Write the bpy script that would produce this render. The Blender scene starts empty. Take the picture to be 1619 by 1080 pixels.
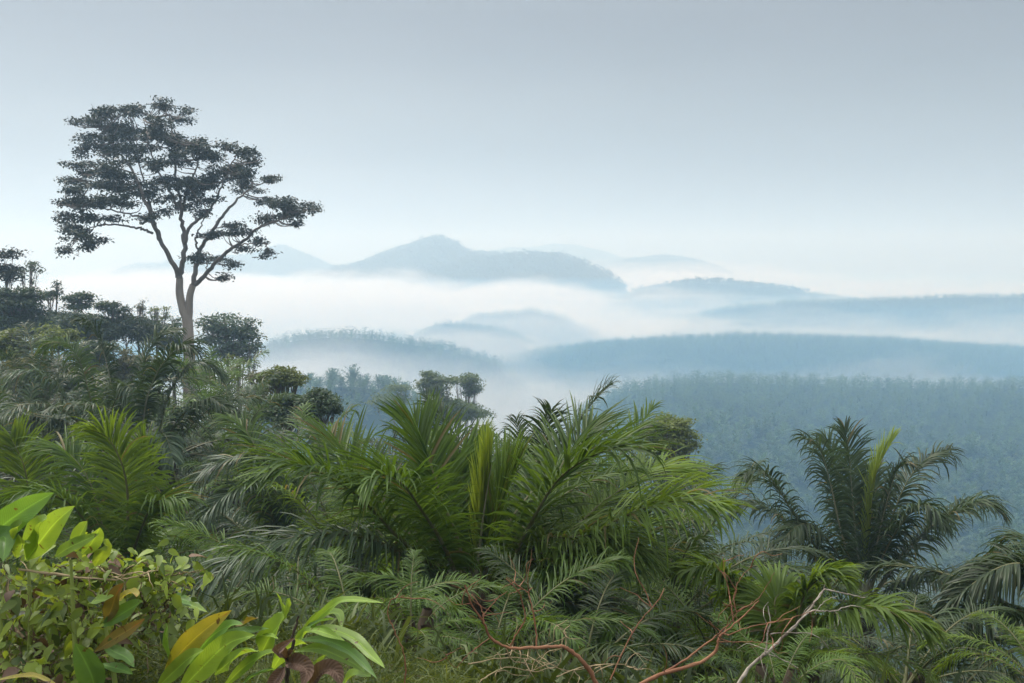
import bpy, math, random
import numpy as np
R = math.radians
sc = bpy.context.scene
COL = sc.collection

# ------------------------------------------------------------------ camera
HOR = 425.0                      # horizon row of the 1619 x 1080 photograph
FPX = 1619 * 35 / 36
PITCH = math.atan((540 - HOR) / FPX)
cam_d = bpy.data.cameras.new('camera'); cam = bpy.data.objects.new('camera', cam_d); COL.objects.link(cam)
cam_d.lens = 35; cam_d.sensor_width = 36; cam_d.clip_start = 0.1; cam_d.clip_end = 20000
cam.location = (0, 0, 0); cam.rotation_euler = (R(90) - PITCH, 0, 0)
sc.camera = cam

# ------------------------------------------------------------------ sky
SUN_EL, SUN_AZ = 52, -50         # elevation; azimuth from +Y, negative = left
w = bpy.data.worlds.new("World"); sc.world = w; w.use_nodes = True
nt = w.node_tree; nt.nodes.clear()
def N(nt, t, **kw):
    n = nt.nodes.new(t)
    for k, v in kw.items(): setattr(n, k, v)
    return n
def ramp(nt, stops, interp='LINEAR'):
    r = N(nt, 'ShaderNodeValToRGB'); e = r.color_ramp.elements
    r.color_ramp.interpolation = interp
    while len(e) > 1: e.remove(e[-1])
    e[0].position = stops[0][0]; e[0].color = (*stops[0][1], 1)
    for p, c in stops[1:]:
        x = e.new(p); x.color = (*c, 1)
    return r
wo = N(nt, 'ShaderNodeOutputWorld'); bg = N(nt, 'ShaderNodeBackground'); bg.inputs['Strength'].default_value = 0.1
sky = N(nt, 'ShaderNodeTexSky', sky_type='NISHITA', sun_disc=False)
sky.sun_elevation = R(SUN_EL); sky.sun_rotation = R(SUN_AZ); sky.dust_density = 4.0
tc = N(nt, 'ShaderNodeTexCoord'); sep = N(nt, 'ShaderNodeSeparateXYZ')
nt.links.new(tc.outputs['Generated'], sep.inputs[0])
# overcast cloud deck: pale near the horizon, a darker grey band above it, bright towards the zenith
mr = N(nt, 'ShaderNodeMapRange'); mr.inputs['From Min'].default_value = -0.05; mr.inputs['From Max'].default_value = 1.0
nt.links.new(sep.outputs['Z'], mr.inputs['Value'])
rp = ramp(nt, [(0.0, (.265, .264, .262)), (0.08, (.238, .242, .240)), (0.18, (.205, .210, .209)), (0.27, (.166, .163, .167)), (0.40, (.33, .35, .37)), (0.62, (1.2, 1.2, 1.2)), (1.0, (1.42, 1.42, 1.4))], 'EASE')
nt.links.new(mr.outputs[0], rp.inputs[0])
ns = N(nt, 'ShaderNodeTexNoise'); ns.inputs['Scale'].default_value = 1.9; ns.inputs['Detail'].default_value = 5
mp = N(nt, 'ShaderNodeMapping'); mp.inputs['Scale'].default_value = (1, 1, 4.5)
nt.links.new(tc.outputs['Generated'], mp.inputs['Vector']); nt.links.new(mp.outputs[0], ns.inputs['Vector'])
nm = N(nt, 'ShaderNodeMapRange'); nm.inputs['From Min'].default_value = .3; nm.inputs['From Max'].default_value = .7
nm.inputs['To Min'].default_value = 10.8; nm.inputs['To Max'].default_value = 14.0
nt.links.new(ns.outputs['Fac'], nm.inputs['Value'])
vm = N(nt, 'ShaderNodeVectorMath', operation='SCALE'); nt.links.new(rp.outputs[0], vm.inputs[0])
ax = N(nt, 'ShaderNodeMapRange'); ax.inputs['From Min'].default_value = -.45; ax.inputs['From Max'].default_value = .5; ax.inputs['To Min'].default_value = 1.12; ax.inputs['To Max'].default_value = .84
nt.links.new(sep.outputs['X'], ax.inputs['Value']); am = N(nt, 'ShaderNodeMath', operation='MULTIPLY'); nt.links.new(ax.outputs[0], am.inputs[0]); nt.links.new(nm.outputs[0], am.inputs[1]); nt.links.new(am.outputs[0], vm.inputs['Scale'])
hs = N(nt, 'ShaderNodeHueSaturation'); hs.inputs['Saturation'].default_value = 0.35; nt.links.new(sky.outputs[0], hs.inputs['Color'])
mx = N(nt, 'ShaderNodeMixRGB'); mx.inputs[0].default_value = 0.9
nt.links.new(hs.outputs[0], mx.inputs[1]); nt.links.new(vm.outputs[0], mx.inputs[2])
nt.links.new(mx.outputs[0], bg.inputs['Color']); nt.links.new(bg.outputs[0], wo.inputs['Surface'])

# ------------------------------------------------------------------ sun through the cloud, exposure
sd = bpy.data.lights.new('sun', 'SUN'); sd.energy = 2.4; sd.angle = R(12); sd.color = (1, .96, .9)
so = bpy.data.objects.new('sun', sd); COL.objects.link(so)
# lamp shines along its -Z: aim it from azimuth SUN_AZ
from mathutils import Vector
sdir = Vector((math.sin(R(SUN_AZ)) * math.cos(R(SUN_EL)), math.cos(R(SUN_AZ)) * math.cos(R(SUN_EL)), math.sin(R(SUN_EL))))
so.rotation_euler = sdir.to_track_quat('Z', 'Y').to_euler()
so.location = (0, 0, 150)
vs = sc.view_settings; vs.view_transform = 'Standard'; vs.look = 'None'; vs.exposure = 0.35; vs.gamma = 1.0; vs.use_curve_mapping = False
cy = sc.cycles
cy.max_bounces = 6; cy.diffuse_bounces = 3; cy.glossy_bounces = 2; cy.transmission_bounces = 4; cy.transparent_max_bounces = 8; cy.volume_bounces = 2
cy.use_denoising = True; cy.caustics_reflective = False; cy.caustics_refractive = False
cy.volume_step_rate = 1.0; cy.volume_max_steps = 256

HAZE_DENSITY = 0.0009
HAZE_COLOR = (.47, .67, .88)     # with no absorption: blue is scattered most, far things go pale

# ------------------------------------------------------------------ helpers
def nrm(v): return v / np.maximum(np.linalg.norm(v, axis=-1, keepdims=True), 1e-9)
def at(px, py, D):
    """World point seen at photograph pixel (px, py), D metres ahead (along +Y)."""
    x = (px - 809.5) / FPX; y = (540 - py) / FPX
    c, s = math.cos(PITCH), math.sin(PITCH)
    d = np.array([x, c + y * s, -s + y * c])
    return d * (D / d[1])
def smooth(a, b, x):
    t = np.clip((x - a) / (b - a), 0, 1); return t * t * (3 - 2 * t)
class Geo:
    def __init__(s): s.v = []; s.f = []; s.a = []; s.m = []; s.uv = []; s.n = 0
    def add(s, V, F, var=0.5, mat=0):
        V = np.asarray(V, float).reshape(-1, 3); F = np.asarray(F, int)
        s.v.append(V); s.f.append(F + s.n); s.n += len(V)
        s.a.append(np.broadcast_to(np.asarray(var, float), (len(V),)).copy())
        s.m.append(np.full(len(F), mat, int))
        return s
    def mesh(s, name, mats, smoothed=True):
        me = bpy.data.meshes.new(name)
        V = np.concatenate(s.v); F = np.concatenate(s.f)
        k = F.shape[1]
        me.vertices.add(len(V)); me.vertices.foreach_set('co', V.astype(np.float32).ravel())
        me.loops.add(F.size); me.loops.foreach_set('vertex_index', F.astype(np.int32).ravel())
        me.polygons.add(len(F)); me.polygons.foreach_set('loop_start', (np.arange(len(F)) * k).astype(np.int32))
        me.polygons.foreach_set('loop_total', np.full(len(F), k, np.int32))
        me.polygons.foreach_set('material_index', np.concatenate(s.m).astype(np.int32))
        me.polygons.foreach_set('use_smooth', np.full(len(F), smoothed, bool))
        at_ = me.attributes.new('var', 'FLOAT', 'POINT'); at_.data.foreach_set('value', np.concatenate(s.a).astype(np.float32))
        for m in (mats if isinstance(mats, (list, tuple)) else [mats]): me.materials.append(m)
        me.update(calc_edges=True); me.validate()
        return me
def link(name, me, parent=None, loc=(0, 0, 0)):
    o = bpy.data.objects.new(name, me); COL.objects.link(o); o.location = loc
    if parent is not None: o.parent = parent
    return o
def tag(o, label=None, cat=None, group=None, kind=None):
    if label: o['label'] = label
    if cat: o['category'] = cat
    if group: o['group'] = group
    if kind: o['kind'] = kind
    return o
def empty(name, loc, label, cat, group=None, rz=0):
    o = bpy.data.objects.new(name, None); COL.objects.link(o); o.location = tuple(loc); o.rotation_euler = (0, 0, rz)
    o.empty_display_size = .3
    return tag(o, label, cat, group)
def spline(P, n):
    """Catmull-Rom through the points P, n samples."""
    P = np.asarray(P, float)
    if len(P) == 2: return P[0] + (P[1] - P[0]) * np.linspace(0, 1, n)[:, None]
    Q = np.vstack([2 * P[0] - P[1], P, 2 * P[-1] - P[-2]])
    seg = len(P) - 1
    u = np.linspace(0, seg, n); i = np.minimum(u.astype(int), seg - 1); t = (u - i)[:, None]
    a, b, c, d = Q[i], Q[i + 1], Q[i + 2], Q[i + 3]
    return .5 * ((2 * b) + (c - a) * t + (2 * a - 5 * b + 4 * c - d) * t ** 2 + (3 * b - a - 3 * c + d) * t ** 3)
def tube(P, r, sides=6):
    P = np.asarray(P, float); n = len(P); r = np.broadcast_to(np.asarray(r, float), (n,))
    T = nrm(np.gradient(P, axis=0))
    ref = np.array([1.0, 0.13, 0.05]) if abs(T[0][0]) < .8 else np.array([0.1, 1.0, 0.07])
    A = np.zeros_like(P); a = nrm(np.cross(T[0], ref))
    for i in range(n):
        a = a - T[i] * np.dot(a, T[i]); a = a / max(np.linalg.norm(a), 1e-9); A[i] = a
    B = np.cross(T, A)
    an = np.linspace(0, 2 * np.pi, sides, endpoint=False)
    V = P[:, None] + r[:, None, None] * (A[:, None] * np.cos(an)[None, :, None] + B[:, None] * np.sin(an)[None, :, None])
    i = np.arange(n - 1)[:, None] * sides; j = np.arange(sides)[None]; k = (j + 1) % sides
    F = np.stack([i + j, i + k, i + sides + k, i + sides + j], -1).reshape(-1, 4)
    return V.reshape(-1, 3), F
def blades(P, D, L, W, Nr, droop, K, prof, fold=0.0, wave=None):
    """A batch of leaf blades: roots P, directions D, lengths L, widths W, face normals Nr, droop per blade."""
    n = len(P); L = np.broadcast_to(L, (n,)); W = np.broadcast_to(W, (n,)); droop = np.broadcast_to(droop, (n,))
    prof = np.asarray(prof, float)
    d = nrm(D); c = P.copy(); C = [c]; DD = [d]
    for k in range(K):
        d = d.copy(); d[:, 2] -= droop * (k + .6) / K * 2 / K
        d = nrm(d); c = c + d * (L / K)[:, None]; C.append(c); DD.append(d)
    C = np.stack(C, 1); DD = np.stack(DD, 1)
    S = nrm(np.cross(DD, Nr[:, None])); M = nrm(np.cross(S, DD))
    hw = (W[:, None] * prof[None])[..., None] * .5
    if fold:
        V = np.stack([C - S * hw + M * hw * fold, C, C + S * hw + M * hw * fold], 2); cols = 3
    else:
        V = np.stack([C - S * hw, C + S * hw], 2); cols = 2
    if wave is not None:
        V = V + M[:, :, None] * wave(n, K, cols)[..., None]
    b = (np.arange(n) * (K + 1) * cols)[:, None, None]; k = (np.arange(K) * cols)[None, :, None]; j = np.arange(cols - 1)[None, None]
    F = np.stack([b + k + j, b + k + j + 1, b + k + cols + j + 1, b + k + cols + j], -1).reshape(-1, 4)
    return V.reshape(-1, 3), F, (K + 1) * cols

# ------------------------------------------------------------------ materials
def mat_base(name):
    m = bpy.data.materials.new(name); m.use_nodes = True; t = m.node_tree; t.nodes.clear()
    o = N(t, 'ShaderNodeOutputMaterial'); return m, t, o
def leaf_mat(name, dark, light, trans=.3, rough=.5, spec=.35, tip=None, tcol=None, nscale=1.2):
    m, t, o = mat_base(name)
    a = N(t, 'ShaderNodeAttribute', attribute_name='var')
    oi = N(t, 'ShaderNodeObjectInfo')
    geo = N(t, 'ShaderNodeTexCoord'); nz = N(t, 'ShaderNodeTexNoise'); nz.inputs['Scale'].default_value = nscale; nz.inputs['Detail'].default_value = 3
    t.links.new(geo.outputs['Object'], nz.inputs['Vector'])
    ad = N(t, 'ShaderNodeMath', operation='MULTIPLY_ADD'); ad.inputs[1].default_value = .8; t.links.new(nz.outputs['Fac'], ad.inputs[0])
    sb = N(t, 'ShaderNodeMath', operation='SUBTRACT'); sb.inputs[1].default_value = .4; t.links.new(a.outputs['Fac'], sb.inputs[0]); t.links.new(sb.outputs[0], ad.inputs[2])
    r = ramp(t, [(0.0, dark), (1.0, light)] if tip is None else [(0.0, dark), (.8, light), (.97, tip)])
    t.links.new(ad.outputs[0], r.inputs[0])
    h = N(t, 'ShaderNodeHueSaturation')
    m1 = N(t, 'ShaderNodeMapRange'); m1.inputs['To Min'].default_value = .8; m1.inputs['To Max'].default_value = 1.2
    t.links.new(oi.outputs['Random'], m1.inputs['Value']); t.links.new(m1.outputs[0], h.inputs['Value']); t.links.new(r.outputs[0], h.inputs['Color'])
    p = N(t, 'ShaderNodeBsdfPrincipled'); p.inputs['Roughness'].default_value = rough; p.inputs['Specular IOR Level'].default_value = spec
    t.links.new(h.outputs[0], p.inputs['Base Color'])
    if trans > 0:
        tr = N(t, 'ShaderNodeBsdfTranslucent'); ms = N(t, 'ShaderNodeMixShader'); ms.inputs[0].default_value = trans
        g = N(t, 'ShaderNodeMixRGB', blend_type='MULTIPLY'); g.inputs[0].default_value = 1; g.inputs[2].default_value = (*(tcol or (1.9, 1.7, .55)), 1)
        t.links.new(h.outputs[0], g.inputs[1]); t.links.new(g.outputs[0], tr.inputs['Color'])
        t.links.new(p.outputs[0], ms.inputs[1]); t.links.new(tr.outputs[0], ms.inputs[2]); t.links.new(ms.outputs[0], o.inputs['Surface'])
    else: t.links.new(p.outputs[0], o.inputs['Surface'])
    return m
def veined(m, freq=46, depth=.16):
    # parallel side veins running obliquely from the midrib, and a pale midrib
    t = m.node_tree; p = [n for n in t.nodes if n.type == 'BSDF_PRINCIPLED'][0]; h = [n for n in t.nodes if n.type == 'HUE_SAT'][0]
    a = N(t, 'ShaderNodeAttribute', attribute_name='blade'); sp = N(t, 'ShaderNodeSeparateXYZ'); t.links.new(a.outputs['Vector'], sp.inputs[0])
    c = N(t, 'ShaderNodeMath', operation='MULTIPLY_ADD'); c.inputs[1].default_value = -.16; t.links.new(sp.outputs['Y'], c.inputs[0]); t.links.new(sp.outputs['X'], c.inputs[2])
    f = N(t, 'ShaderNodeMath', operation='MULTIPLY'); f.inputs[1].default_value = freq * 6.28; t.links.new(c.outputs[0], f.inputs[0])
    sn = N(t, 'ShaderNodeMath', operation='SINE'); t.links.new(f.outputs[0], sn.inputs[0])
    b = N(t, 'ShaderNodeBump'); b.inputs['Strength'].default_value = .35; b.inputs['Distance'].default_value = .004; t.links.new(sn.outputs[0], b.inputs['Height']); t.links.new(b.outputs[0], p.inputs['Normal'])
    v = N(t, 'ShaderNodeMath', operation='MULTIPLY_ADD'); v.inputs[1].default_value = depth * .5; v.inputs[2].default_value = 1.0; t.links.new(sn.outputs[0], v.inputs[0])
    mr = N(t, 'ShaderNodeMapRange'); mr.inputs['From Min'].default_value = .02; mr.inputs['From Max'].default_value = .09; mr.inputs['To Min'].default_value = 1.45; mr.inputs['To Max'].default_value = 1.0; t.links.new(sp.outputs['Y'], mr.inputs['Value'])
    w2 = N(t, 'ShaderNodeMath', operation='MULTIPLY'); t.links.new(v.outputs[0], w2.inputs[0]); t.links.new(mr.outputs[0], w2.inputs[1])
    old = h.inputs['Color'].links[0].from_socket
    g = N(t, 'ShaderNodeTexCoord'); nz = N(t, 'ShaderNodeTexNoise'); nz.inputs['Scale'].default_value = 22; nz.inputs['Detail'].default_value = 4; t.links.new(g.outputs['Object'], nz.inputs['Vector'])
    sr = ramp(t, [(.66, (0, 0, 0)), (.70, (1, 1, 1))]); t.links.new(nz.outputs['Fac'], sr.inputs[0])      # brown blemishes
    bl = N(t, 'ShaderNodeMixRGB'); bl.inputs[2].default_value = (.10, .055, .02, 1); t.links.new(sr.outputs[0], bl.inputs[0]); t.links.new(old, bl.inputs[1]); old = bl.outputs[0]
    sc_ = N(t, 'ShaderNodeVectorMath', operation='SCALE'); t.links.new(old, sc_.inputs[0]); t.links.new(w2.outputs[0], sc_.inputs['Scale']); t.links.new(sc_.outputs[0], h.inputs['Color'])
def bark_mat(name, c1, c2, scale=3.0, stretch=.25, rough=.85, bump=.3):
    m, t, o = mat_base(name)
    g = N(t, 'ShaderNodeTexCoord'); mp = N(t, 'ShaderNodeMapping'); mp.inputs['Scale'].default_value = (1, 1, stretch)
    nz = N(t, 'ShaderNodeTexNoise'); nz.inputs['Scale'].default_value = scale; nz.inputs['Detail'].default_value = 6
    t.links.new(g.outputs['Object'], mp.inputs['Vector']); t.links.new(mp.outputs[0], nz.inputs['Vector'])
    r = ramp(t, [(.3, c1), (.7, c2)]); t.links.new(nz.outputs['Fac'], r.inputs[0])
    p = N(t, 'ShaderNodeBsdfPrincipled'); p.inputs['Roughness'].default_value = rough; p.inputs['Specular IOR Level'].default_value = .2
    b = N(t, 'ShaderNodeBump'); b.inputs['Strength'].default_value = bump; b.inputs['Distance'].default_value = .05
    t.links.new(nz.outputs['Fac'], b.inputs['Height']); t.links.new(b.outputs[0], p.inputs['Normal'])
    t.links.new(r.outputs[0], p.inputs['Base Color']); t.links.new(p.outputs[0], o.inputs['Surface'])
    return m
M = {}
M['palm'] = leaf_mat('palm leaf green', (.025, .058, .011), (.088, .154, .027), .34, .5, .28, tip=(.13, .11, .045))
M['palm_blue'] = leaf_mat('palm leaf grey green', (.022, .044, .023), (.064, .106, .052), .26, .46, .36, tip=(.13, .11, .045))
M['palm_dark'] = leaf_mat('palm leaf dark green', (.012, .026, .009), (.040, .070, .022), .24, .46, .32, tip=(.13, .11, .045))
M['palm_lime'] = leaf_mat('palm leaf fresh green', (.052, .098, .014), (.130, .205, .038), .40, .5, .28, tip=(.13, .11, .045))
M['spear'] = leaf_mat('palm spear yellow green', (.13, .19, .03), (.24, .32, .06), .35, .45, .4)
M['palm_dead'] = leaf_mat('dead palm frond brown', (.045, .032, .020), (.11, .085, .052), .1, .7, .2)
M['palm_far'] = leaf_mat('plantation palm leaf', (.008, .024, .012), (.105, .18, .085), .22, .55, .2, nscale=.12)  # wide tone range, carries the lit and shaded parts painted on the crowns
M['hill_leaf'] = leaf_mat('hill forest leaves', (.014, .026, .015), (.038, .062, .032), .15, .6, .1, nscale=.02)
M['midrib'] = bark_mat('palm midrib', (.075, .085, .035), (.13, .125, .06), 2, .5, .5, .1)
M['midrib_pale'] = bark_mat('palm midrib pale', (.16, .17, .11), (.24, .23, .16), 2, .5, .5, .1)
M['palm_trunk'] = bark_mat('palm trunk', (.030, .024, .017), (.085, .065, .045), 5, .6, .95, .8)
M['pale_bark'] = bark_mat('pale tree bark', (.21, .175, .15), (.38, .33, .285), 1.4, .25, .8, .3)
M['limb_bark'] = bark_mat('limb bark', (.10, .085, .075), (.20, .17, .145), 2.0, .4, .85, .3)  # darker than the trunk bark: the crown's shade is put into the colour
M['bark'] = bark_mat('grey brown bark', (.10, .085, .065), (.20, .17, .13), 3, .3)
M['tall_leaf'] = leaf_mat('tall tree leaves', (.008, .015, .009), (.026, .040, .020), .15, .5, .3, nscale=.3)
M['tree_leaf'] = leaf_mat('broadleaf leaves', (.022, .044, .024), (.060, .098, .044), .25, .5, .3, nscale=.3)
M['tree_lime'] = leaf_mat('light broadleaf leaves', (.055, .085, .022), (.15, .19, .05), .3, .5, .3, nscale=.3)
M['tree_tan'] = leaf_mat('olive tan leaves', (.060, .075, .030), (.16, .16, .075), .3, .5, .3, nscale=.3)
M['hazy_leaf'] = leaf_mat('mid green leaves', (.045, .078, .030), (.120, .165, .065), .3, .5, .2, nscale=.3)
M['ginger'] = leaf_mat('ginger leaf', (.12, .215, .032), (.26, .38, .08), .36, .38, .45, nscale=3)
M['ginger_deep'] = leaf_mat('ginger leaf deep', (.065, .145, .03), (.14, .26, .06), .35, .36, .5, nscale=3)
M['ginger_yellow'] = leaf_mat('ginger leaf yellowing', (.21, .24, .035), (.37, .31, .05), .35, .45, .4, tip=(.30, .13, .03), nscale=4)
M['ginger_brown'] = leaf_mat('ginger leaf browning', (.10, .12, .03), (.18, .125, .04), .3, .5, .3, tip=(.22, .08, .02), nscale=5)
for k_ in ('ginger', 'ginger_deep', 'ginger_yellow', 'ginger_brown'): veined(M[k_])
M['ginger_stem'] = bark_mat('ginger stem', (.16, .22, .05), (.26, .30, .08), 4, .3, .5, .1)
M['vine_leaf'] = leaf_mat('vine leaf', (.030, .062, .012), (.27, .36, .06), .34, .5, .3, nscale=3.5)
M['vine_stem'] = bark_mat('dry vine stem', (.055, .042, .022), (.20, .15, .075), 8, .4, .8, .2)
M['dry_leaf'] = leaf_mat('withered leaf', (.05, .028, .017), (.17, .115, .08), .12, .7, .2, nscale=6)
M['withered'] = leaf_mat('curled brown leaf', (.035, .020, .014), (.15, .10, .075), .12, .75, .15, nscale=14); veined(M['withered'], 14, .12)
M['red_twig'] = bark_mat('red brown twig', (.12, .045, .026), (.31, .155, .085), 6, .4, .65, .3)
M['pale_twig'] = bark_mat('lichen pale twig', (.13, .10, .08), (.50, .45, .38), 14, .6, .85, .4)
M['tan_twig'] = bark_mat('tan dry twig', (.20, .15, .09), (.42, .33, .20), 10, .5, .85, .3)
M['under'] = leaf_mat('undergrowth leaves', (.020, .036, .012), (.085, .115, .030), .25, .55, .3, nscale=.6)
M['grass'] = leaf_mat('grass blades', (.035, .06, .014), (.13, .16, .04), .3, .55, .25, nscale=1.2)
def ground_mat():
    m, t, o = mat_base('hillside ground')
    g = N(t, 'ShaderNodeTexCoord')
    n1 = N(t, 'ShaderNodeTexNoise'); n1.inputs['Scale'].default_value = .35; n1.inputs['Detail'].default_value = 8
    n2 = N(t, 'ShaderNodeTexNoise'); n2.inputs['Scale'].default_value = .045; n2.inputs['Detail'].default_value = 10; n2.inputs['Roughness'].default_value = .7
    for n in (n1, n2): t.links.new(g.outputs['Object'], n.inputs['Vector'])
    r1 = ramp(t, [(.35, (.020, .028, .010)), (.55, (.045, .055, .018)), (.72, (.085, .060, .034))]); t.links.new(n1.outputs['Fac'], r1.inputs[0])
    r2 = ramp(t, [(.35, (.008, .020, .011)), (.65, (.020, .036, .017))]); t.links.new(n2.outputs['Fac'], r2.inputs[0])
    sp = N(t, 'ShaderNodeSeparateXYZ'); t.links.new(g.outputs['Object'], sp.inputs[0])
    f = N(t, 'ShaderNodeMapRange'); f.inputs['From Min'].default_value = 60; f.inputs['From Max'].default_value = 160
    t.links.new(sp.outputs['Y'], f.inputs['Value'])
    mx = N(t, 'ShaderNodeMixRGB'); t.links.new(f.outputs[0], mx.inputs[0]); t.links.new(r1.outputs[0], mx.inputs[1]); t.links.new(r2.outputs[0], mx.inputs[2])
    p = N(t, 'ShaderNodeBsdfPrincipled'); p.inputs['Roughness'].default_value = .95; p.inputs['Specular IOR Level'].default_value = .1
    b = N(t, 'ShaderNodeBump'); b.inputs['Strength'].default_value = .6; b.inputs['Distance'].default_value = .3
    t.links.new(n1.outputs['Fac'], b.inputs['Height']); t.links.new(b.outputs[0], p.inputs['Normal'])
    t.links.new(mx.outputs[0], p.inputs['Base Color']); t.links.new(p.outputs[0], o.inputs['Surface'])
    return m
M['ground'] = ground_mat()

# ------------------------------------------------------------------ terrain: the near hill, the valley floor, its ridges and the hills beyond
def vnoise(x, y, seed, octaves=4):
    """Smooth value noise, numpy."""
    out = 0; amp = 1; tot = 0
    for o in range(octaves):
        xi = np.floor(x).astype(np.int64); yi = np.floor(y).astype(np.int64); fx = x - xi; fy = y - yi
        fx = fx * fx * (3 - 2 * fx); fy = fy * fy * (3 - 2 * fy)
        def h(a, b):
            n = (a * 374761393 + b * 668265263 + (seed + o * 17) * 1442695041) & 0x7fffffff
            n = ((n ^ (n >> 13)) * 1274126177) & 0x7fffffff
            return ((n ^ (n >> 16)) & 0xffff) / 65535.0
        v = (h(xi, yi) * (1 - fx) + h(xi + 1, yi) * fx) * (1 - fy) + (h(xi, yi + 1) * (1 - fx) + h(xi + 1, yi + 1) * fx) * fy
        out = out + amp * (v - .5); tot += amp; amp *= .5; x = x * 2.03 + 7.1; y = y * 2.03 + 3.7
    return out / tot * 2
VALLEY = -78.0
HILL_R = [0, 4, 6, 8, 12, 16, 22, 30, 45, 65, 90, 130, 180, 260, 360, 480]
HILL = {  # ground height by distance, keyed by the photograph column it lies under
    -700: [-1.9, -2.0, -2.1, -2.3, -3.0, -3.8, -4.6, -5.5, -6.5, -7, -7, -8, -14, -35, -60, -78],
    150:  [-1.9, -2.0, -2.2, -2.8, -4.4, -5.8, -7.2, -8.6, -10, -10, -9.2, -12, -28, -55, -74, -78],
    480:  [-1.9, -2.0, -2.3, -3.1, -5.0, -6.6, -8.6, -11, -14, -17, -21, -29, -42, -58, -78, -78],
    800:  [-1.9, -2.1, -2.6, -3.6, -5.6, -7.4, -9.6, -12.5, -18, -25, -33, -43, -55, -78, -78, -78],
    1250: [-1.9, -2.1, -2.7, -3.8, -5.8, -7.6, -9.9, -13.2, -22, -34, -46, -60, -72, -78, -78, -78],
    2400: [-1.9, -2.0, -2.4, -3.2, -4.8, -6.4, -8.8, -12.5, -21, -33, -46, -60, -72, -78, -78, -78]}
RIDGES = [  # crest polyline in photograph pixels, distance, width in front, width behind, height of the trees on it
    ([(900, 640), (1000, 598), (1100, 588), (1200, 589), (1300, 595), (1450, 598), (1619, 594), (1900, 585)], 430, 270, 70, 6),
    ([(640, 600), (690, 588), (770, 568), (850, 552), (950, 536), (1050, 529), (1200, 524), (1300, 527), (1400, 531), (1500, 541), (1619, 549), (1900, 560)], 760, 130, 110, 6),
    ([(1050, 505), (1160, 481), (1250, 472), (1400, 468), (1500, 463), (1619, 462), (1900, 455)], 1200, 150, 130, 6),
    ([(940, 475), (1010, 455), (1090, 441), (1160, 444), (1240, 454), (1330, 466), (1430, 480)], 1600, 150, 150, 6),
    ([(380, 545), (470, 522), (540, 517), (620, 525), (700, 537), (760, 552), (830, 580)], 620, 90, 80, 6),
    ([(640, 515), (700, 507), (770, 511), (820, 522), (860, 545)], 900, 90, 90, 6),
    ([(700, 505), (770, 490), (840, 484), (880, 492), (940, 505)], 1100, 90, 90, 6),
    ([(380, 598), (430, 588), (480, 590), (540, 584), (600, 592), (660, 608), (720, 630)], 330, 60, 60, 5),
    ([(440, 470), (530, 420), (600, 400), (650, 386), (675, 378), (697, 375), (718, 380), (745, 395), (800, 402), (900, 425), (990, 470)], 2150, 280, 260, 8),
    ([(600, 445), (690, 418), (740, 406), (790, 397), (840, 394), (880, 400), (920, 413), (960, 432), (1020, 462)], 1900, 240, 200, 8),
    ([(150, 425), (300, 405), (400, 398), (445, 388), (480, 400), (520, 414), (570, 430), (640, 460)], 2900, 250, 250, 8),
    ([(890, 440), (950, 413), (1000, 402), (1045, 398), (1090, 404), (1130, 415), (1200, 440)], 3100, 250, 250, 8),
    ([(640, 428), (720, 402), (820, 390), (880, 384), (940, 392), (1000, 408), (1080, 430)], 3900, 400, 300, 8)]
def terrain(x, y):
    x = np.asarray(x, float); y = np.asarray(y, float)
    r = np.hypot(x, y); a = np.arctan2(x, y)
    ac = np.clip(a, -1.05, 1.05)
    px = 809.5 + FPX * np.tan(ac)
    keys = sorted(HILL); prof = np.stack([np.interp(r, HILL_R, HILL[k]) for k in keys], -1)
    i = np.clip(np.searchsorted(keys, px) - 1, 0, len(keys) - 2); ka = np.array(keys, float)
    t = np.clip((px - ka[i]) / (ka[i + 1] - ka[i]), 0, 1); t = t * t * (3 - 2 * t)
    h = np.take_along_axis(prof, i[..., None], -1)[..., 0] * (1 - t) + np.take_along_axis(prof, i[..., None] + 1, -1)[..., 0] * t
    back = smooth(1.2, 1.9, np.abs(a)); top = -1.9 + 0.6 * vnoise(x / 14, y / 14, 5, 3)
    h = h * (1 - back) + np.where(r < 200, top, np.interp(r, [200, 450], [-1.9, VALLEY])) * back
    h = h + .35 * vnoise(x / 5, y / 5, 3, 3) * smooth(9, 20, r) + 5 * vnoise(x / 150, y / 150, 9, 4) * smooth(150, 350, r)
    # ridges: crest height looked up by bearing, a smooth hump across the distance
    for crest, D, wf, wb, th in RIDGES:
        cx = np.array([c[0] for c in crest], float)
        cz = np.array([at(c[0], c[1], D)[2] for c in crest]) - th
        z = np.interp(px, cx, cz); edge = smooth(cx[0] - 60, cx[0] + 60, px) * (1 - smooth(cx[-1] - 60, cx[-1] + 60, px))
        yy = y + 18 * vnoise(x / 120, y / 120, int(D), 2)
        dd = yy - D
        hump = np.where(dd < 0, np.exp(-(dd / wf) ** 2), np.exp(-(dd / wb) ** 2)) * edge * (1 - back)
        rough = 1 + (.05 if D < 1500 else .13) * vnoise(x / (60 if D < 1500 else 170), y / (60 if D < 1500 else 170), int(D) + 1, 5)
        h = h + np.maximum(0, (VALLEY - 2 + (z - VALLEY + 2) * hump * rough) - h)
    return h
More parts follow.
